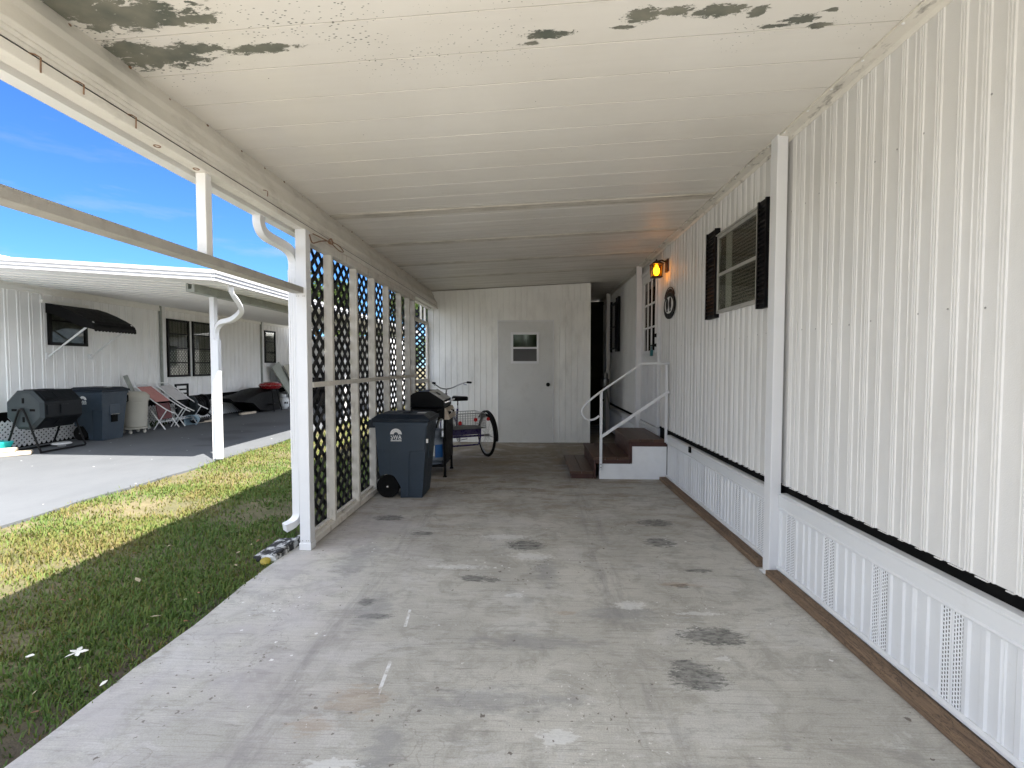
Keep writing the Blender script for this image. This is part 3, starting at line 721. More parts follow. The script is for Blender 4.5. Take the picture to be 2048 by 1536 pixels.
for a, b in ((-1.6, 3.26), (3.36, 5.94), (7.1, 11.9)):
    m = MB(); m.prism([(1.664, .443), (1.646, .443), (1.644, .450), (1.650, .458), (1.646, .525), (1.642, .530), (1.642, .537), (1.660, .548), (1.697, .550), (1.697, .443)], 'Y', a, b)
    m.build('skirt_rail', 'skirt_white', hs)
    m = MB(); m.prism([(1.640, .041), (1.640, .052), (1.655, .060), (1.664, .060), (1.664, .041)], 'Y', a, b); m.build('skirt_track', 'skirt_white', hs)
# dark tape hanging from the gap
m = MB(); m.box(1.625, 1.640, 5.00, 5.05, .50, .56); m.build('skirt_clip', 'void', hs)
m = MB()
for i in range(70):
    yy = -1.0 + i * .152
    if 6.3 < yy < 7.6: continue
    for z in (1.62, 2.40): m.lathe([(.0045, 0), (.004, .002)], (1.6898, yy + rnd.uniform(-.01, .01), z + rnd.uniform(-.01, .01)), 6, (-1, 0, 0))
m.build('siding_nail', 'dull_metal', hs)['kind'] = 'stuff'
# jagged siding hem
m = MB(); 
for i in range(110):
    yy = -1.2 + i * .1005
    if 6.3 < yy < 7.6: continue
    m.box(1.680, 1.6895, yy + rnd.uniform(0, .02), yy + .070 + rnd.uniform(-.03, .01), .598 + rnd.uniform(0, .003), .603)
hem = m.build('hem', 'siding', hs); hem['kind'] = 'stuff'
# big window with blinds + shutters
def house_window(y0, y1, z0, z1, shut, detail=True, dark=False):
    wf = MB()
    xo = 1.655
    t = .028
    wf.box(xo, 1.69, y0, y1, z0 - .0, z0 + t); wf.box(xo, 1.69, y0, y1, z1 - t, z1)
    wf.box(xo + .001, 1.69, y0, y0 + t, z0 + t, z1 - t); wf.box(xo + .001, 1.69, y1 - t, y1, z0 + t, z1 - t)
    zm = (z0 + z1) / 2 - .005
    wf.box(xo + .002, 1.69, y0 + t, y1 - t, zm - .013, zm + .013)
    wf.box(xo - .012, 1.69, y0 - .01, y1 + .01, z1 + .001, z1 + .014)
    w_ = wf.build('window', 'alu_frame' if not dark else 'black_metal', hs, bevel=.002)
    b = MB(); b.box(1.681, 1.6815, y0 + t, y1 - t, z0 + t, z1 - t); b.build('interior', 'void', w_)
    if detail:
        b = MB(); n = 22
        for i in range(n):
            zz = z0 + .04 + (z1 - z0 - .08) * i / n
            b.bar((1.674, y0 + .03, zz), (1.674, y0 + .50, zz), .011, .0016, (.5, 0, .8))
        b.build('blind', 'blind', w_)
        b = MB(); b.prism([(1.679, y0 + .51), (1.672, y0 + .525), (1.678, y0 + .54), (1.672, y0 + .56), (1.678, y0 + .58), (1.672, y0 + .60), (1.678, y0 + .63), (1.680, y0 + .64), (1.680, y0 + .51)], 'Z', z0 + t, z1 - t)
        b.build('curtain', 'curtain', w_)
        b = MB(); b.tube(bez([(1.668, y1 - .07, z1 - .1), (1.668, y1 - .06, z0 + .3), (1.668, y1 - .07, z0 + .16), (1.668, y1 - .05, z0 + .10), (1.668, y1 - .08, z0 + .05)], 5), .004, 5); b.build('cord', 'black_plastic', w_)
    b = MB(); b.box(1.6625, 1.6645, y0 + t, y1 - t, z0 + t, z1 - t); b.build('pane', 'glass' if detail else 'glass_dark', w_)
    for (a, c, za, zb) in shut:
        b = MB(); b.box(1.652, 1.685, a, c, za, zb)
        n = int((zb - za) / .035)
        for i in range(n):
            zz = za + .03 + (zb - za - .06) * i / n
            b.prism([(1.652, zz), (1.640, zz + .003), (1.652, zz + .024)], 'Y', a + .02, c - .02)
        b.box(1.640, 1.652, a, a + .018, za, zb); b.box(1.640, 1.652, c - .018, c, za, zb)
        b.build('shutter', 'black_plastic', hs)
    return w_
house_window(3.655, 4.435, 1.858, 2.542, [(4.44, 4.67, 1.825, 2.62), (3.50, 3.635, 1.808, 2.575)])
house_window(9.55, 10.15, 1.72, 2.62, [(9.28, 9.54, 1.66, 2.70), (10.16, 10.4, 1.66, 2.70)], False, True)
# the house door
dm = MB(); dm.box(1.672, 1.70, 6.52, 7.44, .575, 2.70)
for z0_, z1_ in ((.68, 1.42),):
    for a, b in ((6.62, 6.94), (7.03, 7.35)):
        dm.prism([(a, z0_), (b, z0_), (b, z1_), (a, z1_)], 'X', 1.664, 1.6715)
        dm.prism([(a + .03, z0_ + .03), (b - .03, z0_ + .03), (b - .03, z1_ - .03), (a + .03, z1_ - .03)], 'X', 1.656, 1.6635)
dr = dm.build('door', 'white_clean', hs, bevel=.004)
m = MB()
Yl, Yr, Zb, Zt = 6.60, 7.22, 1.60, 2.57
m.box(1.656, 1.6715, Yl - .04, Yr + .04, Zb - .04, Zb); m.box(1.656, 1.6715, Yl - .04, Yr + .04, Zt, Zt + .04); m.box(1.657, 1.6715, Yl - .04, Yl, Zb, Zt); m.box(1.657, 1.6715, Yr, Yr + .04, Zb, Zt)
for i in (1, 2):
    yy = Yl + (Yr - Yl) * i / 3; m.box(1.658, 1.6715, yy - .012, yy + .012, Zb, Zt); zz = Zb + (Zt - Zb) * i / 3; m.box(1.6585, 1.6715, Yl, Yr, zz - .012, zz + .012)
m.build('window_grid', 'white_clean', dr)
m = MB(); m.box(1.6685, 1.6715, Yl, Yr, Zb, Zt); m.build('pane', 'glass_dark', dr)
m = MB(); m.lathe([(.030, 0), (.030, .012), (.022, .02), (.012, .022)], (1.672, 6.575, 1.795), 12, (-1, 0, 0)); m.build('deadbolt', 'black_metal', dr, smooth=True)
m = MB(); m.lathe([(.028, 0), (.026, .014), (.012, .02), (.012, .05)], (1.672, 6.575, 1.665), 12, (-1, 0, 0)); m.tube([(1.625, 6.575, 1.665), (1.62, 6.62, 1.662), (1.622, 6.69, 1.665)], .010, 8); m.build('door_handle', 'black_metal', dr, smooth=True)
m = MB()
for a, b in ((6.45, 6.515), (7.445, 7.51)): m.box(1.66, 1.70, a, b, .575, 2.76)
m.box(1.661, 1.70, 6.516, 7.444, 2.701, 2.76); m.build('door_trim', 'white_clean', hs, bevel=.003)
m = MB(); m.box(1.655, 1.698, 6.42, 7.44, .40, .568); m.build('door_sill', 'skirt_white', hs, bevel=.003)
# key box on the handle
m = MB(); m.box(1.595, 1.628, 6.55, 6.60, 1.52, 1.60); m.tube([(1.611, 6.557, 1.60), (1.611, 6.557, 1.635), (1.611, 6.567, 1.648), (1.611, 6.583, 1.648), (1.611, 6.593, 1.635), (1.611, 6.593, 1.60)], .0045, 6)
tag(m.build('key_box', 'lock_teal', bevel=.004), 'small dark teal key lock box hanging from the house door handle', 'lock box')

# ------------------------------------------------------------------ wall lamp (lit)
lp = thing('wall_lamp', (1.69, 6.08, 2.50), 'lit amber porch lantern with bronze frame beside the house door', 'wall lamp')
LX, LY = 1.545, 6.10
m = MB(); m.box(1.662, 1.682, 6.05, 6.15, 2.545, 2.70); m.tube([(1.664, 6.10, 2.665), (1.61, 6.10, 2.69), (LX, 6.10, 2.675)], .010, 8); m.build('bracket', 'bronze', lp, bevel=.003)
m = MB(); hw = .062
for sx in (-1, 1):
    for sy in (-1, 1): m.bar((LX + sx * hw * .86, LY + sy * hw * .86, 2.485), (LX + sx * hw, LY + sy * hw, 2.64), .009, .009, (0, 1, 0))
m.box(LX - hw, LX + hw, LY - hw, LY + hw, 2.478, 2.490)
v0 = [(LX - .078, LY - .078, 2.636), (LX + .078, LY - .078, 2.636), (LX + .078, LY + .078, 2.636), (LX - .078, LY + .078, 2.636)]
m.hexa(v0 + [(LX - .02, LY - .02, 2.682), (LX + .02, LY - .02, 2.682), (LX + .02, LY + .02, 2.682), (LX - .02, LY + .02, 2.682)])
m.lathe([(.012, 0), (.012, .015), (.004, .025)], (LX, LY, 2.68), 8)
m.build('frame', 'bronze', lp)
m = MB(); a, b = hw * .84, hw * .96
for p, q in (((-1, -1), (1, -1)), ((1, -1), (1, 1)), ((1, 1), (-1, 1)), ((-1, 1), (-1, -1))):
    m.quad((LX + p[0] * a, LY + p[1] * a, 2.492), (LX + q[0] * a, LY + q[1] * a, 2.492), (LX + q[0] * b, LY + q[1] * b, 2.635), (LX + p[0] * b, LY + p[1] * b, 2.635))
m.build('glass', 'amber_glass', lp)
m = MB(); m.lathe([(.012, 0), (.030, .02), (.038, .05), (.034, .08), (.018, .105), (.014, .125)], (LX, LY, 2.505), 14); m.build('bulb', 'bulb', lp, smooth=True)
pl = bpy.data.lights.new('lamp_light', 'POINT'); pl.energy = 0.5; pl.color = (1.0, 0.55, 0.18); pl.shadow_soft_size = .045
plo = bpy.data.objects.new('lamp_light', pl); COL.objects.link(plo); plo.location = (LX, LY, 2.56); plo.parent = lp; plo.matrix_parent_inverse = Matrix.Translation(-lp.location)
bpy.data.objects['bulb'].visible_shadow = True

# oval plaque
pq = thing('oval_plaque', (1.68, 6.06, 1.97), 'oval black and white wall plaque with two dark upright shapes, under the lantern', 'plaque')
def oval(cy, cz, ry, rz_, n=36): return [(cy + ry * math.cos(2 * math.pi * i / n), cz + rz_ * math.sin(2 * math.pi * i / n)) for i in range(n)]
m = MB(); m.prism(oval(5.96, 2.112, .235, .155), 'X', 1.664, 1.676); m.build('rim', 'black_plastic', pq)
m = MB(); m.prism(oval(5.96, 2.122, .170, .100), 'X', 1.660, 1.6635); m.build('face', 'label_white', pq)
m = MB()
for cy in (6.025, 5.895):
    pts_ = []
    for i in range(24):
        a = 2 * math.pi * i / 24; rr = 1 + .10 * math.cos(5 * a)
        pts_.append((cy + .046 * rr * math.cos(a), 2.137 + .074 * math.sin(a)))
    m.prism(pts_, 'X', 1.656, 1.6595); m.box(1.6565, 1.6596, cy - .024, cy + .024, 2.045, 2.065)
m.build('figure', 'black_plastic', pq)
m = MB()
for i in range(9):
    a = R(35 + 110 * i / 8); cy, cz = 5.96 + .20 * math.cos(a), 2.137 + .155 * math.sin(a)
    m.torus((1.668, cy, cz), .020, .006, (1, 0, 0), 12, 6)
m.tube([(1.668, 5.96 + .225 * math.cos(R(25 + 130 * i / 14)), 2.15 + .185 * math.sin(R(25 + 130 * i / 14))) for i in range(15)], .006, 6)
m.build('crest', 'bronze', pq)

# ------------------------------------------------------------------ kerb timbers
m = MB(); m.box(1.560, 1.638, 0.4, 3.24, 0.001, .040); tag(m.build('timber', 'timber_brown', bevel=.005), 'long weathered brown timber on the slab in front of the near skirting', 'timber', 'brown timbers along the skirting')
m = MB(); m.box(1.562, 1.638, 3.37, 5.92, 0.001, .042); tag(m.build('timber', 'timber_brown', bevel=.005), 'shorter brown timber between the white post and the wooden steps', 'timber', 'brown timbers along the skirting')

# ------------------------------------------------------------------ steps
st = thing('steps', (1.1, 6.5, 0), 'brown wooden steps with white side panel and white railing up to the house door', 'steps')
def tread(x0, x1, z, n, th=.032, yn=5.945, yf=7.06, slopes=0.0):
    wd = (x1 - x0) / n
    for i in range(n):
        m = MB(); m.box(x0 + i * wd + .002, x0 + (i + 1) * wd - .004, yn, yf, z - th, z + random.uniform(-.001, .001)); m.build('tread', 'tread_brown', st, bevel=.003)
tread(.478, .775, .095, 2); tread(.760, 1.215, .268, 3); tread(1.190, 1.640, .492, 3)
m = MB(); m.box(.50, .77, 5.965, 6.0, .0, .0625); m.box(.50, .53, 6.002, 7.04, 0, .0625); m.box(.778, .80, 5.96, 7.05, .0, .2355); m.box(1.215, 1.24, 5.96, 7.05, .2, .4595)
m.box(.80, 1.215, 5.948, 5.966, .190, .2350); m.box(1.216, 1.66, 5.948, 5.966, .405, .4590); m.box(1.195, 1.2145, 5.944, 5.966, .19, .459)
m.build('riser', 'tread_red', st, bevel=.002)
m = MB(); m.prism([(.842, .0), (1.655, .0), (1.655, .404), (1.2415, .404), (1.2415, .189), (.842, .189)], 'Y', 5.951, 5.985); m.build('side_panel', 'step_white', st)
m = MB(); m.prism([(.842, .0), (1.655, .0), (1.655, .404), (1.2415, .404), (1.2415, .189), (.842, .189)], 'Y', 7.02, 7.045); m.build('side_panel', 'step_white', st)
Yp = 5.93
rl = MB(); rl.box(.838, .870, Yp - .016, Yp + .010, .115, 1.078); rail = rl.build('railing_post', 'white_clean', st, bevel=.003)
rl = MB(); rl.box(1.622, 1.652, Yp - .016, Yp + .010, .46, 1.412); rl.build('railing_post', 'white_clean', st, bevel=.003)
m = MB()
pts_ = [(1.665, 1.418), (1.333, 1.418), (.853, 1.083), (.703, .962), (.640, .890), (.618, .835), (.632, .785), (.672, .745), (.727, .732), (.782, .748), (.830, .783)]
pp = [Vector((x, Yp - .02, z)) for x, z in pts_]
cur = [pp[0], pp[1], pp[2]] + bez([pp[2], pp[3], pp[4], pp[5], pp[6], pp[7], pp[8], pp[9], pp[10]], 5)[1:]
m.tube(cur, .0125, 8); m.build('handrail', 'white_clean', st, smooth=True)
m = MB(); m.bar((.862, Yp - .02, .532), (1.662, Yp - .02, 1.084), .016, .036); m.build('lower_bar', 'white_clean', st, bevel=.003)
for z in (.15, .19):
    m = MB(); m.lathe([(.007, 0), (.006, .004)], (.854, Yp - .0165, z), 8, (0, -1, 0)); m.build('bolt', 'black_metal', rail)

# ------------------------------------------------------------------ storage shed
sh = thing('shed', (-.4, 9.9, 0), 'pale gray ribbed shed closing the far end of the carport, with gray door', 'shed')
YB = 8.72
GR = [(0, 0), (.094, 0), (.097, .006), (.101, .006)]
m = MB(); m.sheet((-1.862, YB, 0), (1, 0, 0), (0, -1, 0), GR, 1.262, .1055, .004, 2.545); m.sheet((.408, YB, 0), (1, 0, 0), (0, -1, 0), GR, .642, .1055, .004, 2.545)
m.sheet((-.600, YB, 0), (1, 0, 0), (0, -1, 0), GR, 1.008, .1055, 2.20, 2.545)
m.sheet((-1.862, YB - .008, 0), (1, 0, 0), (0, -1, 0), GR, 2.912, .1055, 2.535, lambda a: zc(-1.862 + a) - .012)
m.build('wall', 'shed_siding', sh)
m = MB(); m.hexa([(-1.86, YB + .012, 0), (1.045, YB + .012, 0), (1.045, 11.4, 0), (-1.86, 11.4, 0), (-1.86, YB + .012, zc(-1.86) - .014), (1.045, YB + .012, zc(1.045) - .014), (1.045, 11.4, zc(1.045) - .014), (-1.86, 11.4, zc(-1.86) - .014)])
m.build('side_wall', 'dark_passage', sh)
m = MB(); m.box(1.040, 1.058, YB - .02, YB + .06, 0.003, 2.83); m.build('corner_trim', 'shed_siding', sh)
m = MB(); m.box(-.583, .391, YB - .012, YB + .011, .012, 2.178); sdoor = m.build('door', 'door_gray', sh)
m = MB(); m.box(-.600, -.5835, YB - .018, YB + .011, .004, 2.1785); m.box(.3915, .408, YB - .018, YB + .011, .004, 2.1785); m.box(-.600, .408, YB - .018, YB + .011, 2.179, 2.198); m.box(-.583, .391, YB - .02, YB + .011, .004, .0115)
rn = random.Random(5)
for i in range(22):
    z = .2 + i * .095
    for xx in (-.592, .3995): m.box(xx - .010 + rn.uniform(-.002, .002), xx + .010, YB - .0195, YB - .0185, z, z + .012)
m.build('door_trim', 'white_clean', sh)
m = MB(); a, b, c, d = -.361, .144, 1.427, 1.986; t = .042
m.box(a, b, YB - .028, YB - .0125, c, c + t); m.box(a, b, YB - .028, YB - .0125, d - t, d); m.box(a, a + t, YB - .0275, YB - .0125, c + t, d - t); m.box(b - t, b, YB - .0275, YB - .0125, c + t, d - t)
m.box(a + t, b - t, YB - .030, YB - .0125, 1.690, 1.722)
wf = m.build('window_frame', 'white_clean', sdoor, bevel=.002)
m = MB(); m.box(a + t, b - t, YB - .020, YB - .018, 1.722, d - t)
k = NT('mirror_pane'); k.set('Base Color', (0.07, 0.075, 0.06)); k.set('Metallic', 1.0); k.set('Roughness', 0.06); MATS['mirror'] = k.m
m.build('pane', 'mirror', sdoor)
m = MB(); m.box(a + t, b - t, YB - .022, YB - .018, c + t, 1.690); m.build('insect_screen', 'screen', sdoor)
m = MB(); m.lathe([(.036, 0), (.034, .008), (.014, .012), (.012, .03), (.032, .042), (.034, .058), (.022, .07), (.004, .074)], (.305, YB - .012, 1.05), 16, (0, -1, 0)); m.build('knob', 'black_metal', sdoor, smooth=True)
# dark end of the passage
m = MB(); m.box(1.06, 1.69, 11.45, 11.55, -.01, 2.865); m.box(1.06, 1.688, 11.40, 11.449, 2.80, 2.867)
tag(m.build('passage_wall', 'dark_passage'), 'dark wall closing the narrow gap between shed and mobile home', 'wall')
# meter pipe in the passage
mt = thing('meter_pipe', (1.5, 9.9, 0), 'dull white utility meter with hanging pipes in the dark gap behind the steps', 'utility meter')
m = MB(); m.lathe([(.075, 0), (.085, .02), (.085, .16), (.06, .18), (.06, .26), (.04, .30)], (1.50, 9.9, .95), 14); m.build('meter', 'dull_metal', mt, smooth=True)
m = MB(); m.tube([(1.48, 9.9, .97), (1.50, 9.88, .52)], .02, 8); m.tube([(1.52, 9.9, .97), (1.60, 9.86, .50)], .014, 8); m.tube([(1.50, 9.9, .97), (1.49, 9.9, .0)], .025, 8); m.build('pipe', 'plank_gray', mt)

# ------------------------------------------------------------------ trash carts
def text_mesh(body, size, ext, name):
    cu = bpy.data.curves.new(name, 'FONT'); cu.body = body; cu.size = size; cu.extrude = ext; cu.align_x = 'CENTER'; cu.offset = size * .006
    o = bpy.data.objects.new(name + '_tmp', cu); COL.objects.link(o)
    dg = bpy.context.evaluated_depsgraph_get(); me = bpy.data.meshes.new_from_object(o.evaluated_get(dg))
    bpy.data.objects.remove(o); return me
def trash_cart(loc, sc, label, front_plate):
    """side with the wheel faces -Y, front faces +X; local origin at the base centre"""
    e = thing('trash_cart', loc, label, 'trash cart', 'blue wheeled trash carts', local=True)
    e.scale = (sc, sc, sc)
    W, D, H = .285, .255, .815     # half length (x) at the top, half depth (y), height
    prof = [(-.235, .235), (-.245, .275), (-.275, H), (W, H), (.212, 0), (-.018, 0), (-.022, .05)]
    arch = [(-.16 + .150 * math.cos(a), .105 + .150 * math.sin(a)) for a in [R(-20 + i * 14) for i in range(11)]]
    prof = prof[:6] + arch
    # order: go round: left lower, left top, right top, right bottom, arch foot, arch
    def yh(z): return D * (.80 + .20 * z / H)
    n = len(prof); m = MB()
    vs = [(x, -yh(z), z) for x, z in prof] + [(x, yh(z), z) for x, z in prof]
    m.add(vs, [tuple(range(n)), tuple(range(2 * n - 1, n - 1, -1))] + [(i, (i + 1) % n, n + (i + 1) % n, n + i) for i in range(n)])
    body = m.build('body', 'cart_blue', e, bevel=.012)
    def slab_on(poly, out, nm='panel', mt='cart_blue', par=None, bev=.004):
        m = MB(); k = len(poly)
        vs = [(x, -yh(z) - out, z) for x, z in poly] + [(x, -yh(z) + .004, z) for x, z in poly]
        m.add(vs, [tuple(range(k)), tuple(range(2 * k - 1, k - 1, -1))] + [(i, (i + 1) % k, k + (i + 1) % k, k + i) for i in range(k)])
        return m.build(nm, mt, par or body, bevel=bev)
    # raised upper band and middle column
    slab_on([(-.258, .515), (-.272, .795), (.278, .795), (.246, .515), (.100, .508), (.085, .48), (.070, .02), (-.010, .02), (-.014, .12), (-.07, .22), (-.115, .265), (-.112, .48), (-.125, .508)], .012, 'side_moulding')
    # rim under the lid
    m = MB(); m.box(-W - .01, W + .012, -D - .012, D + .012, H - .035, H + .004); m.build('rim', 'cart_blue', body, bevel=.008)
    # far front edge ribs
    m = MB(); m.box(W * .9, W * .9 + .012, -.10, .10, .42, .60); m.build('grab_bar', 'cart_blue', body, bevel=.004)
    # lid
    m = MB()
    z0 = H + .006
    m.hexa([(-W - .025, -D - .028, z0), (W + .03, -D - .028, z0), (W + .03, D + .028, z0), (-W - .025, D + .028, z0),
            (-W - .02, -D - .024, z0 + .040), (W + .024, -D - .024, z0 + .040), (W + .024, D + .024, z0 + .040), (-W - .02, D + .024, z0 + .040)])
    m.hexa([(-W - .01, -D - .010, z0 + .0405), (W + .012, -D - .010, z0 + .0405), (W + .012, D + .010, z0 + .0405), (-W - .01, D + .010, z0 + .0405),
            (-W + .03, -D + .04, z0 + .078), (W - .05, -D + .04, z0 + .074), (W - .05, D - .04, z0 + .074), (-W + .03, D - .04, z0 + .078)])
    lid = m.build('lid', 'cart_lid', e, bevel=.008)
    m = MB(); m.box(-.02, .05, -.10, .10, z0 + .078, z0 + .084); m.build('lid_boss', 'cart_lid', lid, bevel=.003)
    m = MB(); m.box(.13, .22, -.06, .02, z0 + .0745, z0 + .0775); m.build('lid_label', 'label_white', lid)
    # handle on the back
    m = MB(); m.tube([(-W - .005, -D + .03, H - .03), (-W - .085, -D + .03, H - .015), (-W - .085, D - .03, H - .015), (-W - .005, D - .03, H - .03)], .018, 8); m.build('handle', 'cart_lid', e, smooth=True)
    m = MB()
    m.box(-W - .06, -W + .01, -D + .01, -D + .04, H - .06, H + .025); m.build('hinge', 'cart_lid', e, bevel=.006)
    m = MB(); m.box(-W - .06, -W + .01, D - .04, D - .01, H - .06, H + .025); m.build('hinge', 'cart_lid', e, bevel=.006)
    for s in (-1, 1):
        m = MB(); y = s * (D * .83 - .02); c = (-.155, y, .122)
        m.lathe([(.05, -.02), (.115, -.03), (.122, -.022), (.122, .022), (.115, .03), (.05, .02)], c, 28, (0, 1, 0))
        wh = m.build('wheel', 'rubber', e, smooth=True)
        m = MB(); m.lathe([(.012, 0), (.011, .008), (.004, .012)], (-.155, y + s * .03, .122), 10, (0, s, 0)); m.build('hub_cap', 'chrome', wh)
    # emblem: sunburst dome, SWA lettering, thin strip of small type
    def ez(z): return -yh(z) - .0135
    m = MB(); cx, cz = -.048, .690; r0, r1 = .017, .058
    for i in range(9):
        a0, a1 = R(180 - i * 20 - 1.2), R(180 - (i + 1) * 20 + 1.2)
        q = []
        for r_, a in ((r0 + .006, a0), (r1, a0), (r1, a1), (r0 + .006, a1)):
            z = cz + r_ * math.sin(a); q.append((cx + r_ * math.cos(a), ez(z), z))
        m.add(q, [(0, 1, 2, 3)])
    q = [(cx + r_ * math.cos(R(a)), ez(cz + r_ * math.sin(R(a))), cz + r_ * math.sin(R(a))) for r_, a in [(r1 + .004, t) for t in range(0, 181, 12)] + [(r1 - .006, t) for t in range(180, -1, -12)]]
    m.add(q, [tuple(range(len(q)))])
    me = text_mesh('SWA', .072, .0006, 'swa')
    for poly in me.polygons: pass
    o = len(m.v)
    # upright, 1.15 taller, letters meet
    vs = [(cx + v.co.x * .74, ez(.635) - .0006 - v.co.z, .636 + v.co.y * 1.02) for v in me.vertices]
    m.add(vs, [tuple(p.vertices) for p in me.polygons])
    for i in range(9):
        x0 = cx - .058 + i * .0130; m.add([(x0, ez(.615), .616), (x0 + .010, ez(.615), .616), (x0 + .010, ez(.63), .628), (x0, ez(.63), .628)], [(0, 1, 2, 3)])
    for xa in (-.046, .0, .040): m.box(cx + xa - .008, cx + xa + .008, ez(.635) - .0008, ez(.635), .633, .638)
    m.build('emblem', 'label_white', body)
    if front_plate:
        m = MB(); m.box(.262, .266, -.075, .075, .70, .735); m.build('front_label', 'label_white', body)
        m = MB(); m.box(.250, .262, -.06, .06, .30, .56); m.build('front_recess', 'void', body)
        m = MB(); m.tube([(.272, -.085, .43), (.275, .085, .43)], .007, 6); m.build('bar', 'chrome', body)
    else:
        m = MB(); m.box(W - .012, W + .004, -D - .002, -D + .03, .60, .64); m.build('front_label', 'label_white', body)
    return e
trash_cart((-1.355, 5.225, 0), .985, 'dark blue-gray wheeled trash cart with white emblem, beside the black lattice on the slab', False)
trash_cart((-8.17, 8.86, 0), 1.10, 'bigger blue-gray trash cart beside the black barrel composter at the neighbouring home', True)

# ------------------------------------------------------------------ our grill
gr = thing('gas_grill', (-1.28, 6.25, 0), 'black gas grill with closed hood, behind the trash cart by the lattice', 'grill')
gy0, gy1 = 5.96, 6.52
hp = [(-1.50, .87), (-1.50, 1.022), (-1.47, 1.045), (-1.41, 1.069), (-1.262, 1.069), (-1.085, .955), (-1.078, .87)]
m = MB(); m.prism(hp, 'Y', gy0, gy1); hood = m.build('hood', 'black_metal', gr, bevel=.008)
m = MB(); m.hexa([(-1.268, gy0 + .012, 1.0725), (-1.088, gy0 + .012, .958), (-1.084, gy1 - .012, .958), (-1.264, gy1 - .012, 1.0725), (-1.264, gy0 + .012, 1.0765), (-1.084, gy0 + .012, .962), (-1.080, gy1 - .012, .962), (-1.260, gy1 - .012, 1.0765)])
m.build('hood_front', 'dull_metal', hood)
m = MB(); m.hexa([(-1.22, gy0 + .2, 1.0476), (-1.17, gy0 + .2, 1.0158), (-1.17, gy0 + .3, 1.0158), (-1.22, gy0 + .3, 1.0476), (-1.218, gy0 + .2, 1.0506), (-1.168, gy0 + .2, 1.0188), (-1.168, gy0 + .3, 1.0188), (-1.218, gy0 + .3, 1.0506)]); m.build('thermometer', 'black_metal', hood)
m = MB(); m.tube([(-1.075, gy0 + .06, .93), (-1.03, gy0 + .06, .945), (-1.03, gy1 - .06, .945), (-1.075, gy1 - .06, .93)], .011, 8); m.build('handle', 'chrome', hood, smooth=True)
m = MB(); m.prism([(-1.49, .74), (-1.50, .865), (-1.075, .865), (-1.085, .74)], 'Y', gy0 + .005, gy1 - .005); fb = m.build('firebox', 'black_metal', gr, bevel=.005)
m = MB(); m.prism([(-1.0745, .72), (-1.0745, .862), (-1.055, .86), (-1.010, .73), (-1.02, .72)], 'Y', gy0 + .02, gy1 - .02); cpn = m.build('control_panel', 'tan_panel', gr)
for i in range(4):
    yy = gy0 + .10 + i * .12
    m = MB(); m.lathe([(.024, 0), (.022, .012), (.014, .016), (.013, .03)], (-1.036, yy, .80), 12, (.95, 0, .3)); m.build('knob', 'label_white' if i % 2 else 'black_plastic', cpn, smooth=True)  # white colour on alternate knobs stands for their bright reflections
m = MB(); m.box(-1.085, -1.058, gy0 + .01, gy1 - .01, .20, .715); m.build('front_panel', 'black_metal', gr)
for x in (-1.478, -1.075):
    for y in (gy0 + .025, gy1 - .025):
        m = MB(); m.box(x - .014, x + .014, y - .014, y + .014, .012, .739 if x < -1.2 else .719); lg = m.build('leg', 'black_metal', gr)
        m = MB(); m.box(x - .022, x + .022, y - .022, y + .022, .0, .0115); m.build('foot', 'rubber', lg)
m = MB(); m.box(-1.49, -1.09, gy0 + .01, gy1 - .01, .125, .145); m.build('bottom_shelf', 'black_metal', gr)
m = MB(); m.box(-1.45, -1.12, gy0 - .20, gy0 - .006, .845, .865); m.build('side_shelf', 'black_metal', gr, bevel=.006)

def propane(loc, label, mt, s=1.0, collar_mt=None, lab=None):
    e = thing('propane_tank', loc, label, 'propane tank', None, local=True); e.scale = (s, s, s)
    m = MB(); m.lathe([(.10, .02), (.128, .035), (.152, .07), (.155, .11), (.155, .26), (.150, .29), (.125, .335), (.075, .36), (.03, .368)], (0, 0, 0), 28); m.build('body', mt, e, smooth=True)
    m = MB(); m.lathe([(.105, 0), (.108, .03), (.100, .03), (.098, 0)], (0, 0, 0), 24); m.build('foot_ring', mt, e, smooth=True)
    m = MB(); 
    for a0, a1 in ((20, 160), (200, 340)):
        n = 14; q = []
        for i in range(n + 1):
            a = R(a0 + (a1 - a0) * i / n); q += [(.098 * math.cos(a), .098 * math.sin(a), .345), (.100 * math.cos(a), .100 * math.sin(a), .455)]
        m.add(q, [(2 * i, 2 * i + 2, 2 * i + 3, 2 * i + 1) for i in range(n)])
    m.build('collar', mt, e, smooth=True, solid=.006)
    m = MB(); m.lathe([(.022, 0), (.022, .05), (.034, .055), (.034, .075), (.012, .08)], (0, 0, .36), 10); m.build('valve', 'dull_metal', e, smooth=True)
    if lab:
        for mt_, a0, a1, z0, z1 in lab:
            m = MB(); n = 10; q = []
            for i in range(n + 1):
                a = R(a0 + (a1 - a0) * i / n); q += [(.1565 * math.cos(a), .1565 * math.sin(a), z0), (.1565 * math.cos(a), .1565 * math.sin(a), z1)]
            m.add(q, [(2 * i, 2 * i + 2, 2 * i + 3, 2 * i + 1) for i in range(n)]); m.build('label_sticker', mt_, e, smooth=True)
    return e
propane((-1.235, 6.13, .146), 'gray propane tank with blue and white label on the low shelf of the black grill', 'tank_gray', .95, lab=[('label_blue', -75, -35, .10, .27), ('label_white', -150, -77, .12, .26)])

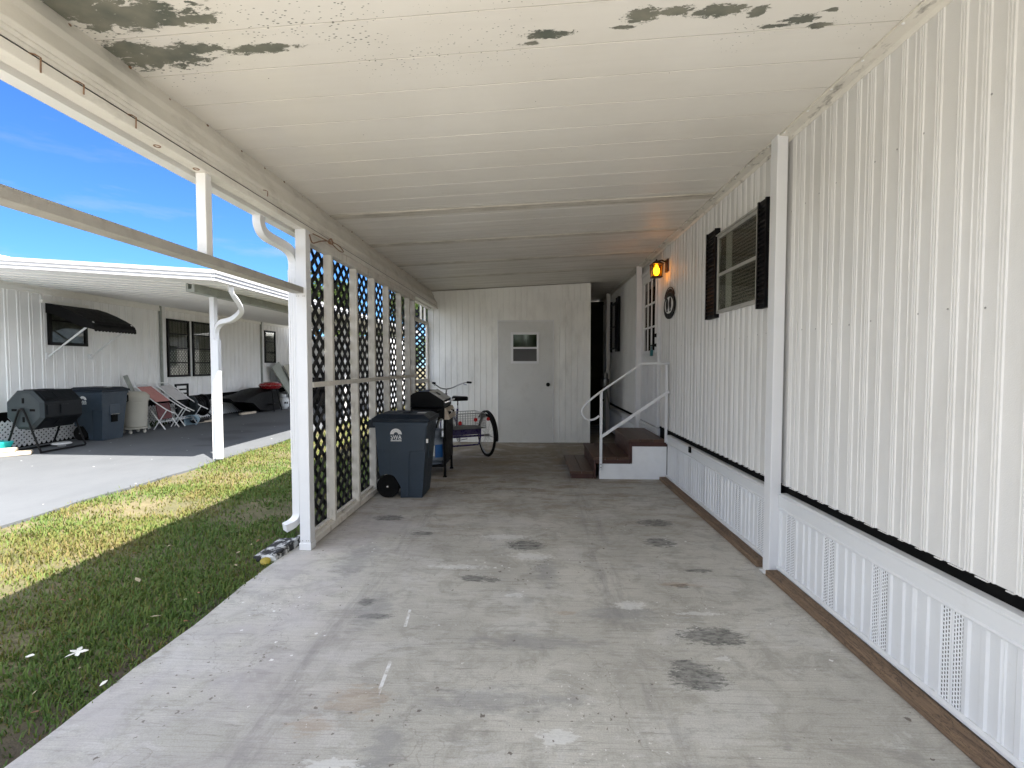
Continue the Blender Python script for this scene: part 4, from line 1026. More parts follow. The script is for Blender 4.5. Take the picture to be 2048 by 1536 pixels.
# ------------------------------------------------------------------ adult tricycle (local: +Y is forward, origin under the rear axle)
tk = thing('tricycle', (-.985, 7.20, 0), 'purple adult tricycle with wire rear basket and red reflectors, in front of the shed wall', 'tricycle', rz=R(28), local=True)
def wheel(x, y, r, nm='wheel'):
    m = MB(); m.torus((x, y, r), r - .022, .021, (1, 0, 0), 40, 8); wobj = m.build(nm, 'rubber', tk, smooth=True)
    m = MB(); m.torus((x, y, r), r - .048, .010, (1, 0, 0), 40, 6); m.build('rim', 'dull_metal', wobj, smooth=True)
    m = MB(); m.tube([(x - .04, y, r), (x + .04, y, r)], .02, 10)
    for i in range(28):
        a = 2 * math.pi * i / 28; b = a + (.35 if i % 2 else -.35); s_ = .025 if i % 4 < 2 else -.025
        m.tube([(x + s_, y + .018 * math.cos(b), r + .018 * math.sin(b)), (x, y + (r - .05) * math.cos(a), r + (r - .05) * math.sin(a))], .0013, 4, caps=False)
    m.build('spokes', 'dull_metal', wobj)
    return wobj
for x in (-.35, .35): wheel(x, 0, .33)
wheel(0, 1.10, .30)
def fender(x, y, r, a0, a1, w_):
    m = MB(); n = 22; q = []
    for i in range(n + 1):
        a = R(a0 + (a1 - a0) * i / n)
        for dx, rr in ((-w_, r - .006), (-w_ * .5, r + .012), (w_ * .5, r + .012), (w_, r - .006)): q.append((x + dx, y + rr * math.cos(a), (.33 if y == 0 else .30) + rr * math.sin(a)))
    fs = []
    for i in range(n):
        for j in range(3): fs.append((4 * i + j, 4 * i + j + 1, 4 * i + 5 + j, 4 * i + 4 + j))
    m.add(q, fs); f = m.build('fender', 'black_metal', tk, smooth=True, solid=.003)
    m = MB(); m.tube([(x + w_ * .9, y, .33 if y == 0 else .3), (x + w_ * .9, y + (r + .01) * math.cos(R(a1 - 4)), (.33 if y == 0 else .3) + (r + .01) * math.sin(R(a1 - 4)))], .003, 5); m.build('stay', 'dull_metal', f)
fender(.35, 0, .365, 40, 188, .034); fender(-.35, 0, .365, 40, 188, .034); fender(0, 1.10, .335, 60, 200, .034)
m = MB()
m.tube([(-.30, 0, .33), (.30, 0, .33)], .016, 8)                       # axle tube
m.tube([(-.24, -.02, .44), (.24, -.02, .44)], .014, 8); m.tube([(-.24, -.02, .30), (-.24, -.02, .44)], .012, 8); m.tube([(.24, -.02, .30), (.24, -.02, .44)], .012, 8)
m.tube([(-.24, -.02, .44), (-.03, .42, .46)], .013, 8); m.tube([(.24, -.02, .44), (.03, .42, .46)], .013, 8)
m.tube([(-.24, 0, .33), (-.02, .40, .28)], .013, 8); m.tube([(.24, 0, .33), (.02, .40, .28)], .013, 8)
m.tube([(0, .42, .26), (0, .34, .72)], .017, 8)                        # seat tube
m.tube(bez([(0, .42, .28), (0, .62, .34), (0, .84, .58), (0, .93, .84)], 6), .019, 8)
m.tube([(0, .38, .50), (0, .90, .76)], .015, 8); m.tube([(0, .95, .74), (0, .905, .93)], .020, 8)
m.tube([(-.2, -.03, .20), (.2, -.03, .20)], .013, 8); m.tube([(-.2, -.03, .20), (-.24, -.02, .30)], .012, 8); m.tube([(.2, -.03, .20), (.24, -.02, .30)], .012, 8)
m.box(-.24, .24, -.05, -.035, .36, .43)
m.build('frame', 'trike_purple', tk, smooth=True)
m = MB()
for s in (-1, 1): m.tube(bez([(0, .95, .74), (s * .045, .97, .68), (s * .048, 1.03, .48), (s * .05, 1.10, .30)], 5), .012, 8)
m.build('fork', 'trike_purple', tk, smooth=True)
m = MB(); m.tube([(0, .34, .72), (0, .325, .84)], .013, 8); m.build('seat_post', 'chrome', tk, smooth=True)
m = MB()
sv = [(-.12, .18), (-.13, .23), (-.11, .29), (-.05, .37), (-.03, .50), (.03, .50), (.05, .37), (.11, .29), (.13, .23), (.12, .18)]
m.prism(sv, 'Z', .85, .915); m.build('saddle', 'black_plastic', tk, smooth=True, bevel=.018)
m = MB(); m.tube([(0, .905, .93), (0, .885, 1.00)], .014, 8)
hb = [(0, .885, 1.0), (.10, .88, 1.02), (.20, .82, 1.075), (.28, .72, 1.11), (.30, .62, 1.115)]
for s in (-1, 1): m.tube(bez([(s * a, b, c) for a, b, c in hb], 5), .011, 8)
hbo = m.build('handlebar', 'dull_metal', tk, smooth=True)
for s in (-1, 1):
    m = MB(); m.tube([(s * .293, .68, 1.115), (s * .302, .54, 1.116)], .017, 10); m.build('grip', 'rubber', hbo, smooth=True)
    m = MB(); m.tube([(s * .25, .78, 1.09), (s * .27, .66, 1.075)], .006, 6); m.build('brake_lever', 'chrome', hbo)
# wire basket
m = MB(); bx0, bx1, by0, by1, bz0, bz1 = -.24, .24, -.22, .20, .47, .69
def wire(a, b): m.tube([a, b], .0030, 4, caps=False)
for i in range(13):
    x = bx0 + (bx1 - bx0) * i / 12
    for y in (by0, by1): wire((x, y, bz0), (x, y + (.0), bz1))
    wire((x, by0, bz0), (x, by1, bz0))
for i in range(11):
    y = by0 + (by1 - by0) * i / 10
    for x in (bx0, bx1): wire((x, y, bz0), (x, y, bz1))
    wire((bx0, y, bz0), (bx1, y, bz0))
for z in [bz0 + (bz1 - bz0) * i / 6 for i in range(7)]:
    m.tube([(bx0, by0, z), (bx1, by0, z), (bx1, by1, z), (bx0, by1, z)], .0022 if z < bz1 - .01 else .005, 4, closed=True)
bk = m.build('basket', 'dull_metal', tk)
for x, z, par in ((-.16, .56, bk), (.08, .60, bk)):
    m = MB(); m.lathe([(.030, 0), (.028, .008), (.01, .011)], (x, by0 - .005, z), 14, (0, -1, 0)); m.build('reflector', 'red_plastic', par, smooth=True)
m = MB(); m.lathe([(.028, 0), (.026, .01), (.01, .014)], (.29, -.20, .60), 14, (0, -1, 0)); m.tube([(.29, -.195, .60), (.32, -.2, .58)], .005, 5); m.build('reflector', 'red_plastic', tk, smooth=True)
m = MB(); m.torus((.04, .42, .28), .085, .006, (1, 0, 0), 26, 5); m.torus((.04, .42, .28), .06, .003, (1, 0, 0), 20, 4); m.tube([(.045, .42, .28), (.055, .36, .13)], .009, 6); m.tube([(-.045, .42, .28), (-.055, .48, .43)], .009, 6)
m.box(.055, .14, .33, .39, .12, .14); m.box(-.14, -.055, .45, .51, .42, .44); m.build('crank', 'dull_metal', tk)
m = MB(); m.tube([(.04, .36, .34), (.04, .02, .37)], .005, 4); m.tube([(.04, .36, .22), (.04, .02, .29)], .005, 4); m.build('chain', 'black_metal', tk)

# ------------------------------------------------------------------ splash block, sprinkler lid
m = MB(); m.hexa([(-2.02, 3.40, -.028), (-1.825, 3.36, -.028), (-1.79, 3.70, -.028), (-1.99, 3.72, -.028), (-2.02, 3.40, .008), (-1.825, 3.36, .028), (-1.79, 3.70, .045), (-1.99, 3.72, .030)])
m.hexa([(-1.86, 3.36, .0285), (-1.826, 3.36, .0285), (-1.792, 3.70, .0455), (-1.825, 3.70, .0455), (-1.86, 3.36, .045), (-1.830, 3.36, .045), (-1.796, 3.70, .068), (-1.825, 3.70, .068)])
tag(m.build('splash_block', 'splash_con', bevel=.006), 'white concrete splash block with black stains under our downspout', 'splash block')
m = MB(); m.lathe([(.034, 0), (.034, .010), (.026, .014)], (-1.89, 3.335, -.002), 20, (.25, -.35, .9)); tag(m.build('yellow_cap', 'yellow_disc', smooth=True), 'small yellow round cap in the dirt by the splash block', 'cap')

# ------------------------------------------------------------------ neighbour's mobile home
XN = -8.70
nb = thing('neighbour_home', (-10.8, 11, 0), 'white ribbed neighbouring mobile home with black framed windows across the lawn', 'mobile home')
NP = [(0, 0), (.11, 0), (.118, .010), (.135, .010), (.143, 0), (.165, 0), (.171, .006), (.180, .006), (.186, 0)]
m = MB()
m.sheet((XN, 4.0, 0), (0, 1, 0), (1, 0, 0), NP, 7.05, .20, .62, 2.80); m.sheet((XN, 11.20, 0), (0, 1, 0), (1, 0, 0), NP, 4.10, .20, .66, 2.80); m.sheet((XN, 15.42, 0), (0, 1, 0), (1, 0, 0), NP, 3.5, .20, .66, 2.80)
m.build('siding', 'nb_siding', nb)
m = MB(); m.box(-12.9, XN - .012, 4.0, 19.0, .62, 3.0); m.build('wall_core', 'nb_siding', nb)
m = MB(); m.box(-12.85, XN - .06, 4.05, 18.9, 0, .615); m.build('underfloor_gap', 'void', nb)
m = MB(); m.box(XN - .01, XN + .03, 4.0, 11.05, 2.735, 2.80); m.box(XN - .01, XN + .045, 4.0, 11.05, 2.66, 2.73); m.box(XN - .01, XN + .035, 11.2, 15.3, 2.70, 2.80); m.box(XN - .01, XN + .035, 15.42, 19, 2.70, 2.80); m.build('top_trim', 'white_alu', nb)
for y in (11.12, 15.36):
    m = MB(); m.box(XN - .01, XN + .05, y - .02, y + .075, .62, 2.80); m.build('batten', 'white_clean', nb)
    m = MB(); m.box(XN - .01, XN + .052, y - .045, y - .021, .62, 2.80); m.build('seam_gap', 'plank_gray', nb)
m = MB(); m.prism([(-13.1, 3.0), (-8.6, 3.0), (-8.6, 3.06), (-10.9, 3.66), (-13.1, 3.06)], 'Y', 7.8, 19.2); m.build('roof', 'roof_white', nb)
m = MB(); lattice(m, XN + .02, 4.0, 19.0, .02, .47, .084, .034, .006); 
lt = m.build('lattice_skirt', 'white_clean', nb)
m = MB(); m.box(XN - .012, XN + .01, 4, 19, 0.0, .44); m.build('skirt_backing', 'void', nb)
# windows
def nb_window(y0, y1, z0, z1, rails, mt, t=.05):
    m = MB(); x0, x1 = XN + .001, XN + .045
    m.box(x0, x1, y0, y1, z0, z0 + t); m.box(x0, x1, y0, y1, z1 - t, z1); m.box(x0, x1 - .001, y0, y0 + t, z0 + t, z1 - t); m.box(x0, x1 - .001, y1 - t, y1, z0 + t, z1 - t)
    for r_ in rails: m.box(x0, x1 - .004, y0 + t, y1 - t, z0 + (z1 - z0) * r_ - .015, z0 + (z1 - z0) * r_ + .015)
    w_ = m.build('window', 'black_metal', nb)
    m = MB(); m.quad((XN + .016, y0 + t, z0 + t), (XN + .016, y1 - t, z0 + t), (XN + .016, y1 - t, z1 - t), (XN + .016, y0 + t, z1 - t)); m.build('curtain', mt, w_)
    m = MB(); m.box(XN + .024, XN + .026, y0 + t, y1 - t, z0 + t, z1 - t); m.build('pane', 'glass', w_)
nb_window(8.42, 9.18, 1.76, 2.48, [.62], 'curtain_dim', .055)
nb_window(11.28, 12.02, 1.11, 2.51, [.25, .5, .75], 'lace'); nb_window(12.14, 12.86, 1.11, 2.52, [.25, .5, .75], 'lace')
nb_window(15.52, 16.18, 1.47, 2.53, [.33, .66], 'curtain_dim')
m = MB(); m.box(XN + .001, XN + .03, 16.9, 16.98, 1.02, 1.14); m.build('outlet', 'white_clean', nb)
# awning over the near window
aw = thing('awning', (-8.4, 8.8, 2.0), 'black scalloped fabric window awning on thin white arms at the neighbouring home', 'awning')
prf = [(0, 2.50), (.12, 2.485), (.30, 2.43), (.50, 2.345), (.68, 2.255), (.80, 2.185), (.86, 2.13), (.885, 2.075), (.885, 2.03)]
m = MB(); ya_, yb_ = 8.36, 9.28; vs = []
for a, z in prf: vs += [(XN + .05 + a, ya_, z), (XN + .05 + a, yb_, z)]
m.add(vs, [(2 * i, 2 * i + 1, 2 * i + 3, 2 * i + 2) for i in range(len(prf) - 1)])
for y in (ya_, yb_): m.add([(XN + .05 + a, y, z) for a, z in prf] + [(XN + .05 + .60, y, 2.10), (XN + .05 + .35, y, 2.22), (XN + .05 + .15, y, 2.30), (XN + .05, y, 2.33)], [tuple(range(len(prf) + 4))])
fb_ = m.build('fabric', 'tarp', aw, solid=.006)
m = MB(); n = 13
for i in range(n):
    y0_ = ya_ + (yb_ - ya_) * i / n; y1_ = ya_ + (yb_ - ya_) * (i + 1) / n; c = (y0_ + y1_) / 2; q = [(XN + .938, y0_, 2.035)]
    for j in range(7):
        a = math.pi * (1 - j / 6); q.append((XN + .938, c + (y1_ - y0_) / 2 * math.cos(a), 2.028 - .028 * math.sin(a)))
    q.append((XN + .938, y1_, 2.035)); m.add(q, [tuple(range(len(q)))])
m.build('valance', 'tarp', aw, solid=.006)
for y in (8.41, 9.24):
    m = MB(); m.tube([(XN + .03, y, 1.56), (XN + .46, y, 1.87), (XN + .88, y, 2.17)], [.014, .016, .018], 8); ar = m.build('arm', 'white_clean', aw, smooth=True)
    m = MB(); m.box(XN + .005, XN + .035, y - .04, y + .04, 1.51, 1.61); m.build('wall_plate', 'white_clean', ar)
m = MB(); m.box(XN + .005, XN + .06, 8.30, 9.20, 2.505, 2.56); m.build('top_rail', 'white_alu', aw)

# ------------------------------------------------------------------ neighbour's carport
nc = thing('neighbour_carport', (-4.67, 7.0, 0), 'white flat carport roof with banded fascia and single front post over the gray driveway', 'carport')
def zn(x): return 2.475 + .066 * (-4.0 - x)
m = MB()
m.hexa([(-8.69, 6.04, zn(-8.69)), (-4.02, 6.04, zn(-4.02)), (-4.02, 17.4, zn(-4.02)), (-8.69, 17.4, zn(-8.69)), (-8.69, 6.04, zn(-8.69) + .07), (-4.02, 6.04, zn(-4.02) + .07), (-4.02, 17.4, zn(-4.02) + .07), (-8.69, 17.4, zn(-8.69) + .07)])
m.build('roof_sheet', 'roof_white', nc)
m = MB()
for i in range(36):
    y = 6.5 + i * .305; m.hexa([(-8.68, y, zn(-8.68) - .008), (-4.1, y, zn(-4.1) - .008), (-4.1, y + .02, zn(-4.1) - .008), (-8.68, y + .02, zn(-8.68) - .008), (-8.68, y, zn(-8.68) - .0005), (-4.1, y, zn(-4.1) - .0005), (-4.1, y + .02, zn(-4.1) - .0005), (-8.68, y + .02, zn(-8.68) - .0005)])
m.build('ceiling_seam', 'white_alu', nc)['kind'] = 'stuff'
m = MB()
for dz0, dz1, o in ((-.01, .035, 0), (.037, .078, .012), (.080, .125, .024)):
    z0, z1 = 2.475 + dz0, 2.475 + dz1
    m.box(-4.02, -3.985 + o, 6.01 - o, 17.4, z0, z1)
    m.hexa([(-8.69, 6.005 - o, zn(-8.69) + dz0), (-4.0201, 6.005 - o, zn(-4.02) + dz0), (-4.0201, 6.039, zn(-4.02) + dz0), (-8.69, 6.039, zn(-8.69) + dz0), (-8.69, 6.005 - o, zn(-8.69) + dz1), (-4.0201, 6.005 - o, zn(-4.02) + dz1), (-4.0201, 6.039, zn(-4.02) + dz1), (-8.69, 6.039, zn(-8.69) + dz1)])
m.build('fascia', 'fascia_white', nc)
m = MB(); m.prism([(-4.72, 2.40), (-4.60, 2.40), (-4.60, 2.51), (-4.64, 2.51), (-4.64, 2.44), (-4.69, 2.44), (-4.69, 2.518), (-4.72, 2.518)], 'Y', 6.50, 17.3); m.build('header_beam', 'plank_gray', nc)
m = MB(); m.box(-4.715, -4.645, 6.97, 7.05, 0, 2.399); m.build('post', 'white_clean', nc, bevel=.004)
m = MB(); m.box(-4.715, -4.645, 12.0, 12.08, 0, 2.399); m.build('post', 'white_clean', nc, bevel=.004)
m = MB(); m.ribbon(bez([(-4.06, 6.45, 2.475), (-4.06, 6.47, 2.38), (-4.06, 6.62, 2.26), (-4.10, 6.74, 2.16), (-4.28, 6.84, 2.06), (-4.50, 6.90, 2.01), (-4.585, 6.93, 1.90), (-4.59, 6.93, 1.75)], 6), .06, .07, (.7, .7, 0))
m.ribbon([(-4.59, 6.93, 1.77), (-4.59, 6.93, .80)], .085, .075, (1, 0, 0)); m.ribbon([(-4.585, 6.93, .82), (-4.575, 6.92, .02)], .078, .070, (1, 0, 0))
m.build('downspout', 'white_clean', nc, bevel=.004)
# neighbour's shed at the far end of the driveway
ns = thing('neighbour_shed', (-6.8, 18.5, 0), 'white ribbed shed at the far end of the neighbouring driveway, seen through the lattice', 'shed')
m = MB(); m.sheet((-8.62, 17.45, 0), (1, 0, 0), (0, -1, 0), NP, 3.5, .20, .0, 2.45); m.build('wall', 'nb_siding', ns)
m = MB(); m.box(-8.60, -5.13, 17.47, 20.5, 0, 2.44); m.build('wall_core', 'nb_siding', ns)
m = MB(); m.box(-6.9, -6.05, 17.40, 17.445, .02, 2.05); m.build('door', 'door_gray', ns)

# ------------------------------------------------------------------ things along the neighbour's wall
# barrel composter
cm = thing('composter', (-8.03, 8.1, 0), 'black eight-sided tumbling composter on a tubular stand by the neighbouring home', 'composter')
cx, cz, rr = -8.03, .685, .335
oc = [(cx + rr * math.cos(R(22.5 + 45 * i)), cz + rr * math.sin(R(22.5 + 45 * i))) for i in range(8)]
oc2 = [(cx + rr * .86 * math.cos(R(22.5 + 45 * i)), cz + rr * .86 * math.sin(R(22.5 + 45 * i))) for i in range(8)]
m = MB(); m.prism(oc, 'Y', 7.73, 8.50); drum = m.build('drum', 'composter_dark', cm, bevel=.012)
m = MB()
n = 8; vs = [(x, 7.728, z) for x, z in oc] + [(x, 7.68, z) for x, z in oc2]
m.add(vs, [tuple(range(8, 16))] + [(i, (i + 1) % 8, 8 + (i + 1) % 8, 8 + i) for i in range(8)]); m.build('end_cap', 'composter_gray', drum)
for a in range(4):
    px, pz = cx + .15 * math.cos(R(90 * a)), cz + .15 * math.sin(R(90 * a)); dx, dz = (.042, .018) if a % 2 == 0 else (.018, .042)
    m = MB(); m.box(px - dx, px + dx, 7.672, 7.681, pz - dz, pz + dz); m.build('slot', 'void', drum, bevel=.006)
for i in range(8):
    a = R(22.5 + 45 * i + 22.5); c_, s_ = math.cos(a), math.sin(a); ap = rr * math.cos(R(22.5))
    for yy in (7.86, 8.12):
        m = MB(); p = Vector((cx + ap * c_, yy, cz + ap * s_)); m.bar(p + Vector((c_, 0, s_)) * .001, p + Vector((c_, 0, s_)) * .014, .15, .17, (0, 1, 0)); m.build('moulding', 'composter_dark', drum)
for y in (7.64, 8.56):
    m = MB(); m.tube(bez([(cx - .30, y, .02), (cx - .20, y, .25), (cx - .06, y, .64), (cx, y, .70), (cx + .06, y, .64), (cx + .22, y, .22), (cx + .30, y, .03)], 5), .016, 8); m.build('leg', 'black_metal', cm, smooth=True)
for x in (-.28, .29):
    m = MB(); m.tube([(cx + x, 7.64, .02), (cx + x, 8.56, .02)], .015, 8); m.build('base_rail', 'black_metal', cm, smooth=True)
m = MB(); m.tube([(cx, 7.62, .70), (cx, 8.58, .70)], .018, 8); m.build('axle', 'black_metal', cm, smooth=True)
m = MB(); m.lathe([(.13, 0), (.14, .012), (.12, .03), (.02, .034)], (-7.98, 8.05, .03), 20); m.lathe([(.06, 0), (.05, .03)], (-7.98, 8.05, -.0035), 12); tag(m.build('white_lid', 'white_clean', smooth=True), 'round white lid lying under the barrel composter', 'lid')
# teal tub and pale boards in the sun
m = MB(); m.hexa([(-8.62, 7.0, .0), (-8.30, 6.95, .0), (-8.26, 7.30, .0), (-8.62, 7.35, .0), (-8.68, 6.9, .19), (-8.24, 6.85, .18), (-8.2, 7.36, .20), (-8.68, 7.42, .20)])
tag(m.build('teal_tub', 'teal', bevel=.015), 'bright teal plastic tub at the left edge beside the composter', 'tub')
for i, (a, b, c_, d, z, hh, lb) in enumerate(((-8.35, 6.98, -8.02, 7.22, .075, .05, 'pale stone slab lying on top of the other slab by the teal tub'), (-8.20, 7.02, -7.86, 7.30, .02, .055, 'tan stone slab flat on the driveway in front of the composter'))):
    m = MB(); m.bar((a, b, z), (c_, d, z + .01), .20, hh); tag(m.build('stone_slab', 'stone_block', bevel=.012), lb, 'slab', 'stone slabs by the teal tub')
# beige can
bc = thing('beige_can', (-8.17, 9.98, 0), 'round beige trash can with black handle on a wheeled base, right of the blue cart', 'trash can')
bx, by = -8.17, 9.98
m = MB(); m.lathe([(.20, .13), (.215, .14), (.245, .66), (.262, .665), (.262, .70)], (bx, by, 0), 28); m.build('body', 'beige_plastic', bc, smooth=True)
m = MB(); m.lathe([(.27, .701), (.275, .76), (.25, .80), (.20, .845), (.05, .86)], (bx, by, 0), 28); m.build('lid', 'beige_plastic', bc, smooth=True)
m = MB(); m.tube([(bx + .10, by - .25, .80), (bx + .12, by - .275, .80), (bx + .12, by - .275, .68), (bx + .06, by - .27, .66)], .012, 6); m.build('handle', 'black_plastic', bc, smooth=True)
m = MB(); m.lathe([(.20, .09), (.23, .095), (.23, .125), (.20, .129)], (bx, by, 0), 20); dol = m.build('wheeled_base', 'beige_plastic', bc, smooth=True)
for a in (20, 110, 200, 290):
    m = MB(); m.lathe([(.035, -.012), (.035, .012)], (bx + .18 * math.cos(R(a)), by + .18 * math.sin(R(a)), .035), 12, (1, 0, 0)); m.box(bx + .18 * math.cos(R(a)) - .018, bx + .18 * math.cos(R(a)) + .018, by + .18 * math.sin(R(a)) - .02, by + .18 * math.sin(R(a)) + .02, .04, .089); m.build('caster', 'beige_plastic', dol)
m = MB(); m.bar((-8.35, 10.25, .0), (-8.62, 9.98, 1.18), .09, .03, (1, 0, 0)); tag(m.build('plank', 'plank_gray'), 'gray plank leaning on the wall behind the beige trash can', 'plank')
# folding chairs
def folding_chair(y, label, mt, dx=0.0):
    e = thing('folding_chair', (-8.1 + dx, y, 0), label, 'folding chair', 'folding chairs leaning on the neighbouring wall', local=True)
    hw = .235
    # local x away from the wall, y across
    def U(pa, pb, pc, mid=()):
        return [(pa[0], -hw, pa[1])] + [(q[0], -hw, q[1]) for q in mid] + [(pb[0], -hw + .02, pb[1]), (pc[0], -hw + .10, pc[1]), (pc[0], hw - .10, pc[1]), (pb[0], hw - .02, pb[1])] + [(q[0], hw, q[1]) for q in mid[::-1]] + [(pa[0], hw, pa[1])]
    m = MB(); m.tube(U((.46, .36), (-.40, .93), (-.46, .985), ((.28, .44), (.0, .62), (-.28, .84))), .0125, 8); m.build('back_frame', 'chair_white', e, smooth=True)
    m = MB(); m.tube([(.22, -hw + .03, .012), (-.02, -hw + .03, .33), (-.10, -hw + .06, .40), (-.10, hw - .06, .40), (-.02, hw - .03, .33), (.22, hw - .03, .012)], .0125, 8)
    m.tube([(.0, -hw - .01, .012 + .0), (.30, -hw - .01, .44)], .011, 8); m.tube([(.0, hw + .01, .012), (.30, hw + .01, .44)], .011, 8); m.tube([(.10, -hw, .17), (.10, hw, .17)], .010, 8)
    m.build('leg_frame', 'chair_white', e, smooth=True)
    m = MB(); m.hexa([(-.40, -hw + .04, .915), (-.40, hw - .04, .915), (.02, hw - .04, .60), (.02, -hw + .04, .60), (-.395, -hw + .04, .925), (-.395, hw - .04, .925), (.025, hw - .04, .61), (.025, -hw + .04, .61)]); m.build('backrest', mt, e)
    m = MB(); m.hexa([(.0, -hw + .04, .56), (.0, hw - .04, .56), (.06, hw - .04, .22), (.06, -hw + .04, .22), (.02, -hw + .04, .56), (.02, hw - .04, .56), (.08, hw - .04, .22), (.08, -hw + .04, .22)]); m.build('seat', 'tarp' if mt == 'gray_mesh' else 'dark_red', e)
    return e
folding_chair(10.32, 'folding chair with pink backrest leaning on the wall beside the beige can', 'pink_mesh')
folding_chair(10.92, 'folding chair with gray-white backrest, right of the pink one', 'gray_mesh')
# hose reel cart
hr = thing('hose_reel', (-8.25, 11.55, 0), 'dark hose reel cart with slotted top and gray wheel, right of the folding chairs', 'hose reel')
m = MB()
m.box(-8.44, -8.40, 11.25, 11.29, .15, .95); m.box(-8.44, -8.40, 11.65, 11.69, .15, .95)
for z0, z1 in ((.69, .73), (.79, .83), (.90, .95)): m.box(-8.439, -8.401, 11.291, 11.649, z0, z1)
m.build('handle_frame', 'black_plastic', hr, bevel=.01)
for y, mt_, r_ in ((11.32, 'composter_gray', .24), (11.72, 'black_plastic', .26)):
    m = MB(); m.lathe([(r_ * .5, -.02), (r_, -.025), (r_ + .01, 0), (r_, .025), (r_ * .5, .02)], (-8.10, y, .42), 24, (.35, 1, 0)); wl = m.build('wheel', mt_, hr, smooth=True)
    m = MB()
    for a in range(5):
        q = Vector((0, 0, 1)); q.rotate(Euler((0, R(72 * a), 0))); p = Vector((-8.10, y, .42)) + q * r_ * .62; m.lathe([(.035, 0), (.035, .004)], p + Vector((-.008, -.028, 0)), 8, (-.35, -1, 0))
    m.build('slot', 'void', wl)
m = MB(); 
for i in range(6): m.torus((-8.12, 11.42 + i * .045, .42), .19 + .01 * (i % 2), .022, (0, 1, 0), 20, 6)
m.build('hose', 'black_plastic', hr, smooth=True)
m = MB(); m.tube(bez([(-7.98, 11.6, .30), (-7.85, 11.75, .12), (-7.95, 12.0, .02), (-8.2, 12.05, .02), (-8.15, 11.8, .02)], 6), .018, 6); m.build('hose_end', 'black_plastic', hr, smooth=True)
m = MB(); m.box(-8.40, -7.95, 11.25, 11.75, .02, .09); m.build('base', 'black_plastic', hr, bevel=.01)
# bucket
m = MB(); m.lathe([(.10, 0), (.105, .01), (.135, .24), (.146, .25), (.146, .265), (.132, .265), (.128, .24), (.098, .02), (.02, .018)], (-8.0, 11.22, .118), 24, (.30, -1, -.10)); tag(m.build('bucket', 'bucket_blue', smooth=True), 'light blue bucket lying on its side on the driveway below the chairs', 'bucket')
m = MB(); m.bar((-8.05, 11.32, .022), (-7.88, 11.85, .022), .10, .045); tag(m.build('block', 'stone_block', bevel=.006), 'pale block on the driveway behind the blue bucket', 'block')
m = MB(); m.bar((-8.12, 13.2, .03), (-8.05, 13.8, .03), .1, .06); tag(m.build('block', 'stone_block', bevel=.006), 'pale block at the foot of the white lattice, before the black cover', 'block')
# black covered bench
m = MB(); q0 = []
prf = [(12.7, .60, .50), (13.1, .66, .46), (13.5, .70, .38), (13.9, .82, .10), (14.35, .86, .02), (14.8, .86, .02), (15.0, .84, .02)]
vs = []
for y, zt, zb in [(a_, b_ * .82, c_ * .82) for a_, b_, c_ in prf]: vs += [(-8.55, y, zb), (-8.50, y, zt), (-8.10, y, zt + .01), (-7.95, y, zt - .10), (-7.92 + .02 * math.sin(y * 9), y, zb)]
fs = [(0, 1, 2, 3, 4), tuple(range(len(vs) - 5, len(vs)))]
for i in range(len(prf) - 1):
    for j in range(5): fs.append((5 * i + j, 5 * i + (j + 1) % 5, 5 * i + 5 + (j + 1) % 5, 5 * i + 5 + j))
m.add(vs, fs)
tag(m.build('black_cover', 'tarp', smooth=True), 'long black cover draped over a low bench against the neighbouring home', 'cover')
# red grill
rg = thing('red_grill', (-8.0, 14.75, 0), 'small red domed grill on a dark stand beside the black cover', 'grill')
m = MB(); m.lathe([(.12, 0), (.27, .04), (.33, .12), (.335, .15)], (-7.95, 14.8, .84), 26); m.build('bowl', 'red_enamel', rg, smooth=True)
m = MB(); m.lathe([(.34, 0), (.345, .02), (.31, .085), (.20, .135), (.05, .15)], (-7.95, 14.8, .992), 26); lid_ = m.build('lid', 'red_enamel', rg, smooth=True)
m = MB(); m.torus((-7.95, 14.8, .995), .342, .008, (0, 0, 1), 30, 6); m.build('lid_band', 'chrome', lid_, smooth=True)
for dx, dy in ((-.2, -.2), (.2, -.2), (-.2, .2), (.2, .2)):
    m = MB(); m.tube([(-7.95 + dx * .6, 14.8 + dy * .6, .88), (-7.95 + dx * 1.2, 14.8 + dy * 1.2, .0)], .016, 6); m.build('leg', 'black_metal', rg)
m = MB(); m.box(-8.15, -7.75, 14.6, 15.0, .28, .30); m.build('shelf', 'black_metal', rg)
propane((-7.98, 15.35, 0), 'white propane tank standing right of the red grill', 'tank_white', 1.0, lab=[('black_metal', -60, -40, .16, .22), ('black_metal', -35, -18, .15, .22)])
# boards leaning at the far end
m = MB(); m.bar((-7.95, 16.4, 0), (-8.55, 15.9, 1.42), .04, .62, (0, 1, 0)); tag(m.build('board', 'plank_gray'), 'gray board leaning on the neighbouring wall behind the red grill', 'board')
m = MB(); m.bar((-7.75, 16.8, 0), (-8.45, 16.6, 1.42), .03, .8, (0, 1, 0)); tag(m.build('board', 'beige_plastic'), 'cream board leaning behind the gray board near the far propane tank', 'board')
m = MB(); m.box(-8.1, -7.4, 16.95, 17.4, 0, .95); tag(m.build('cabinet', 'black_plastic', bevel=.01), 'black cabinet at the far end of the neighbouring driveway', 'cabinet')

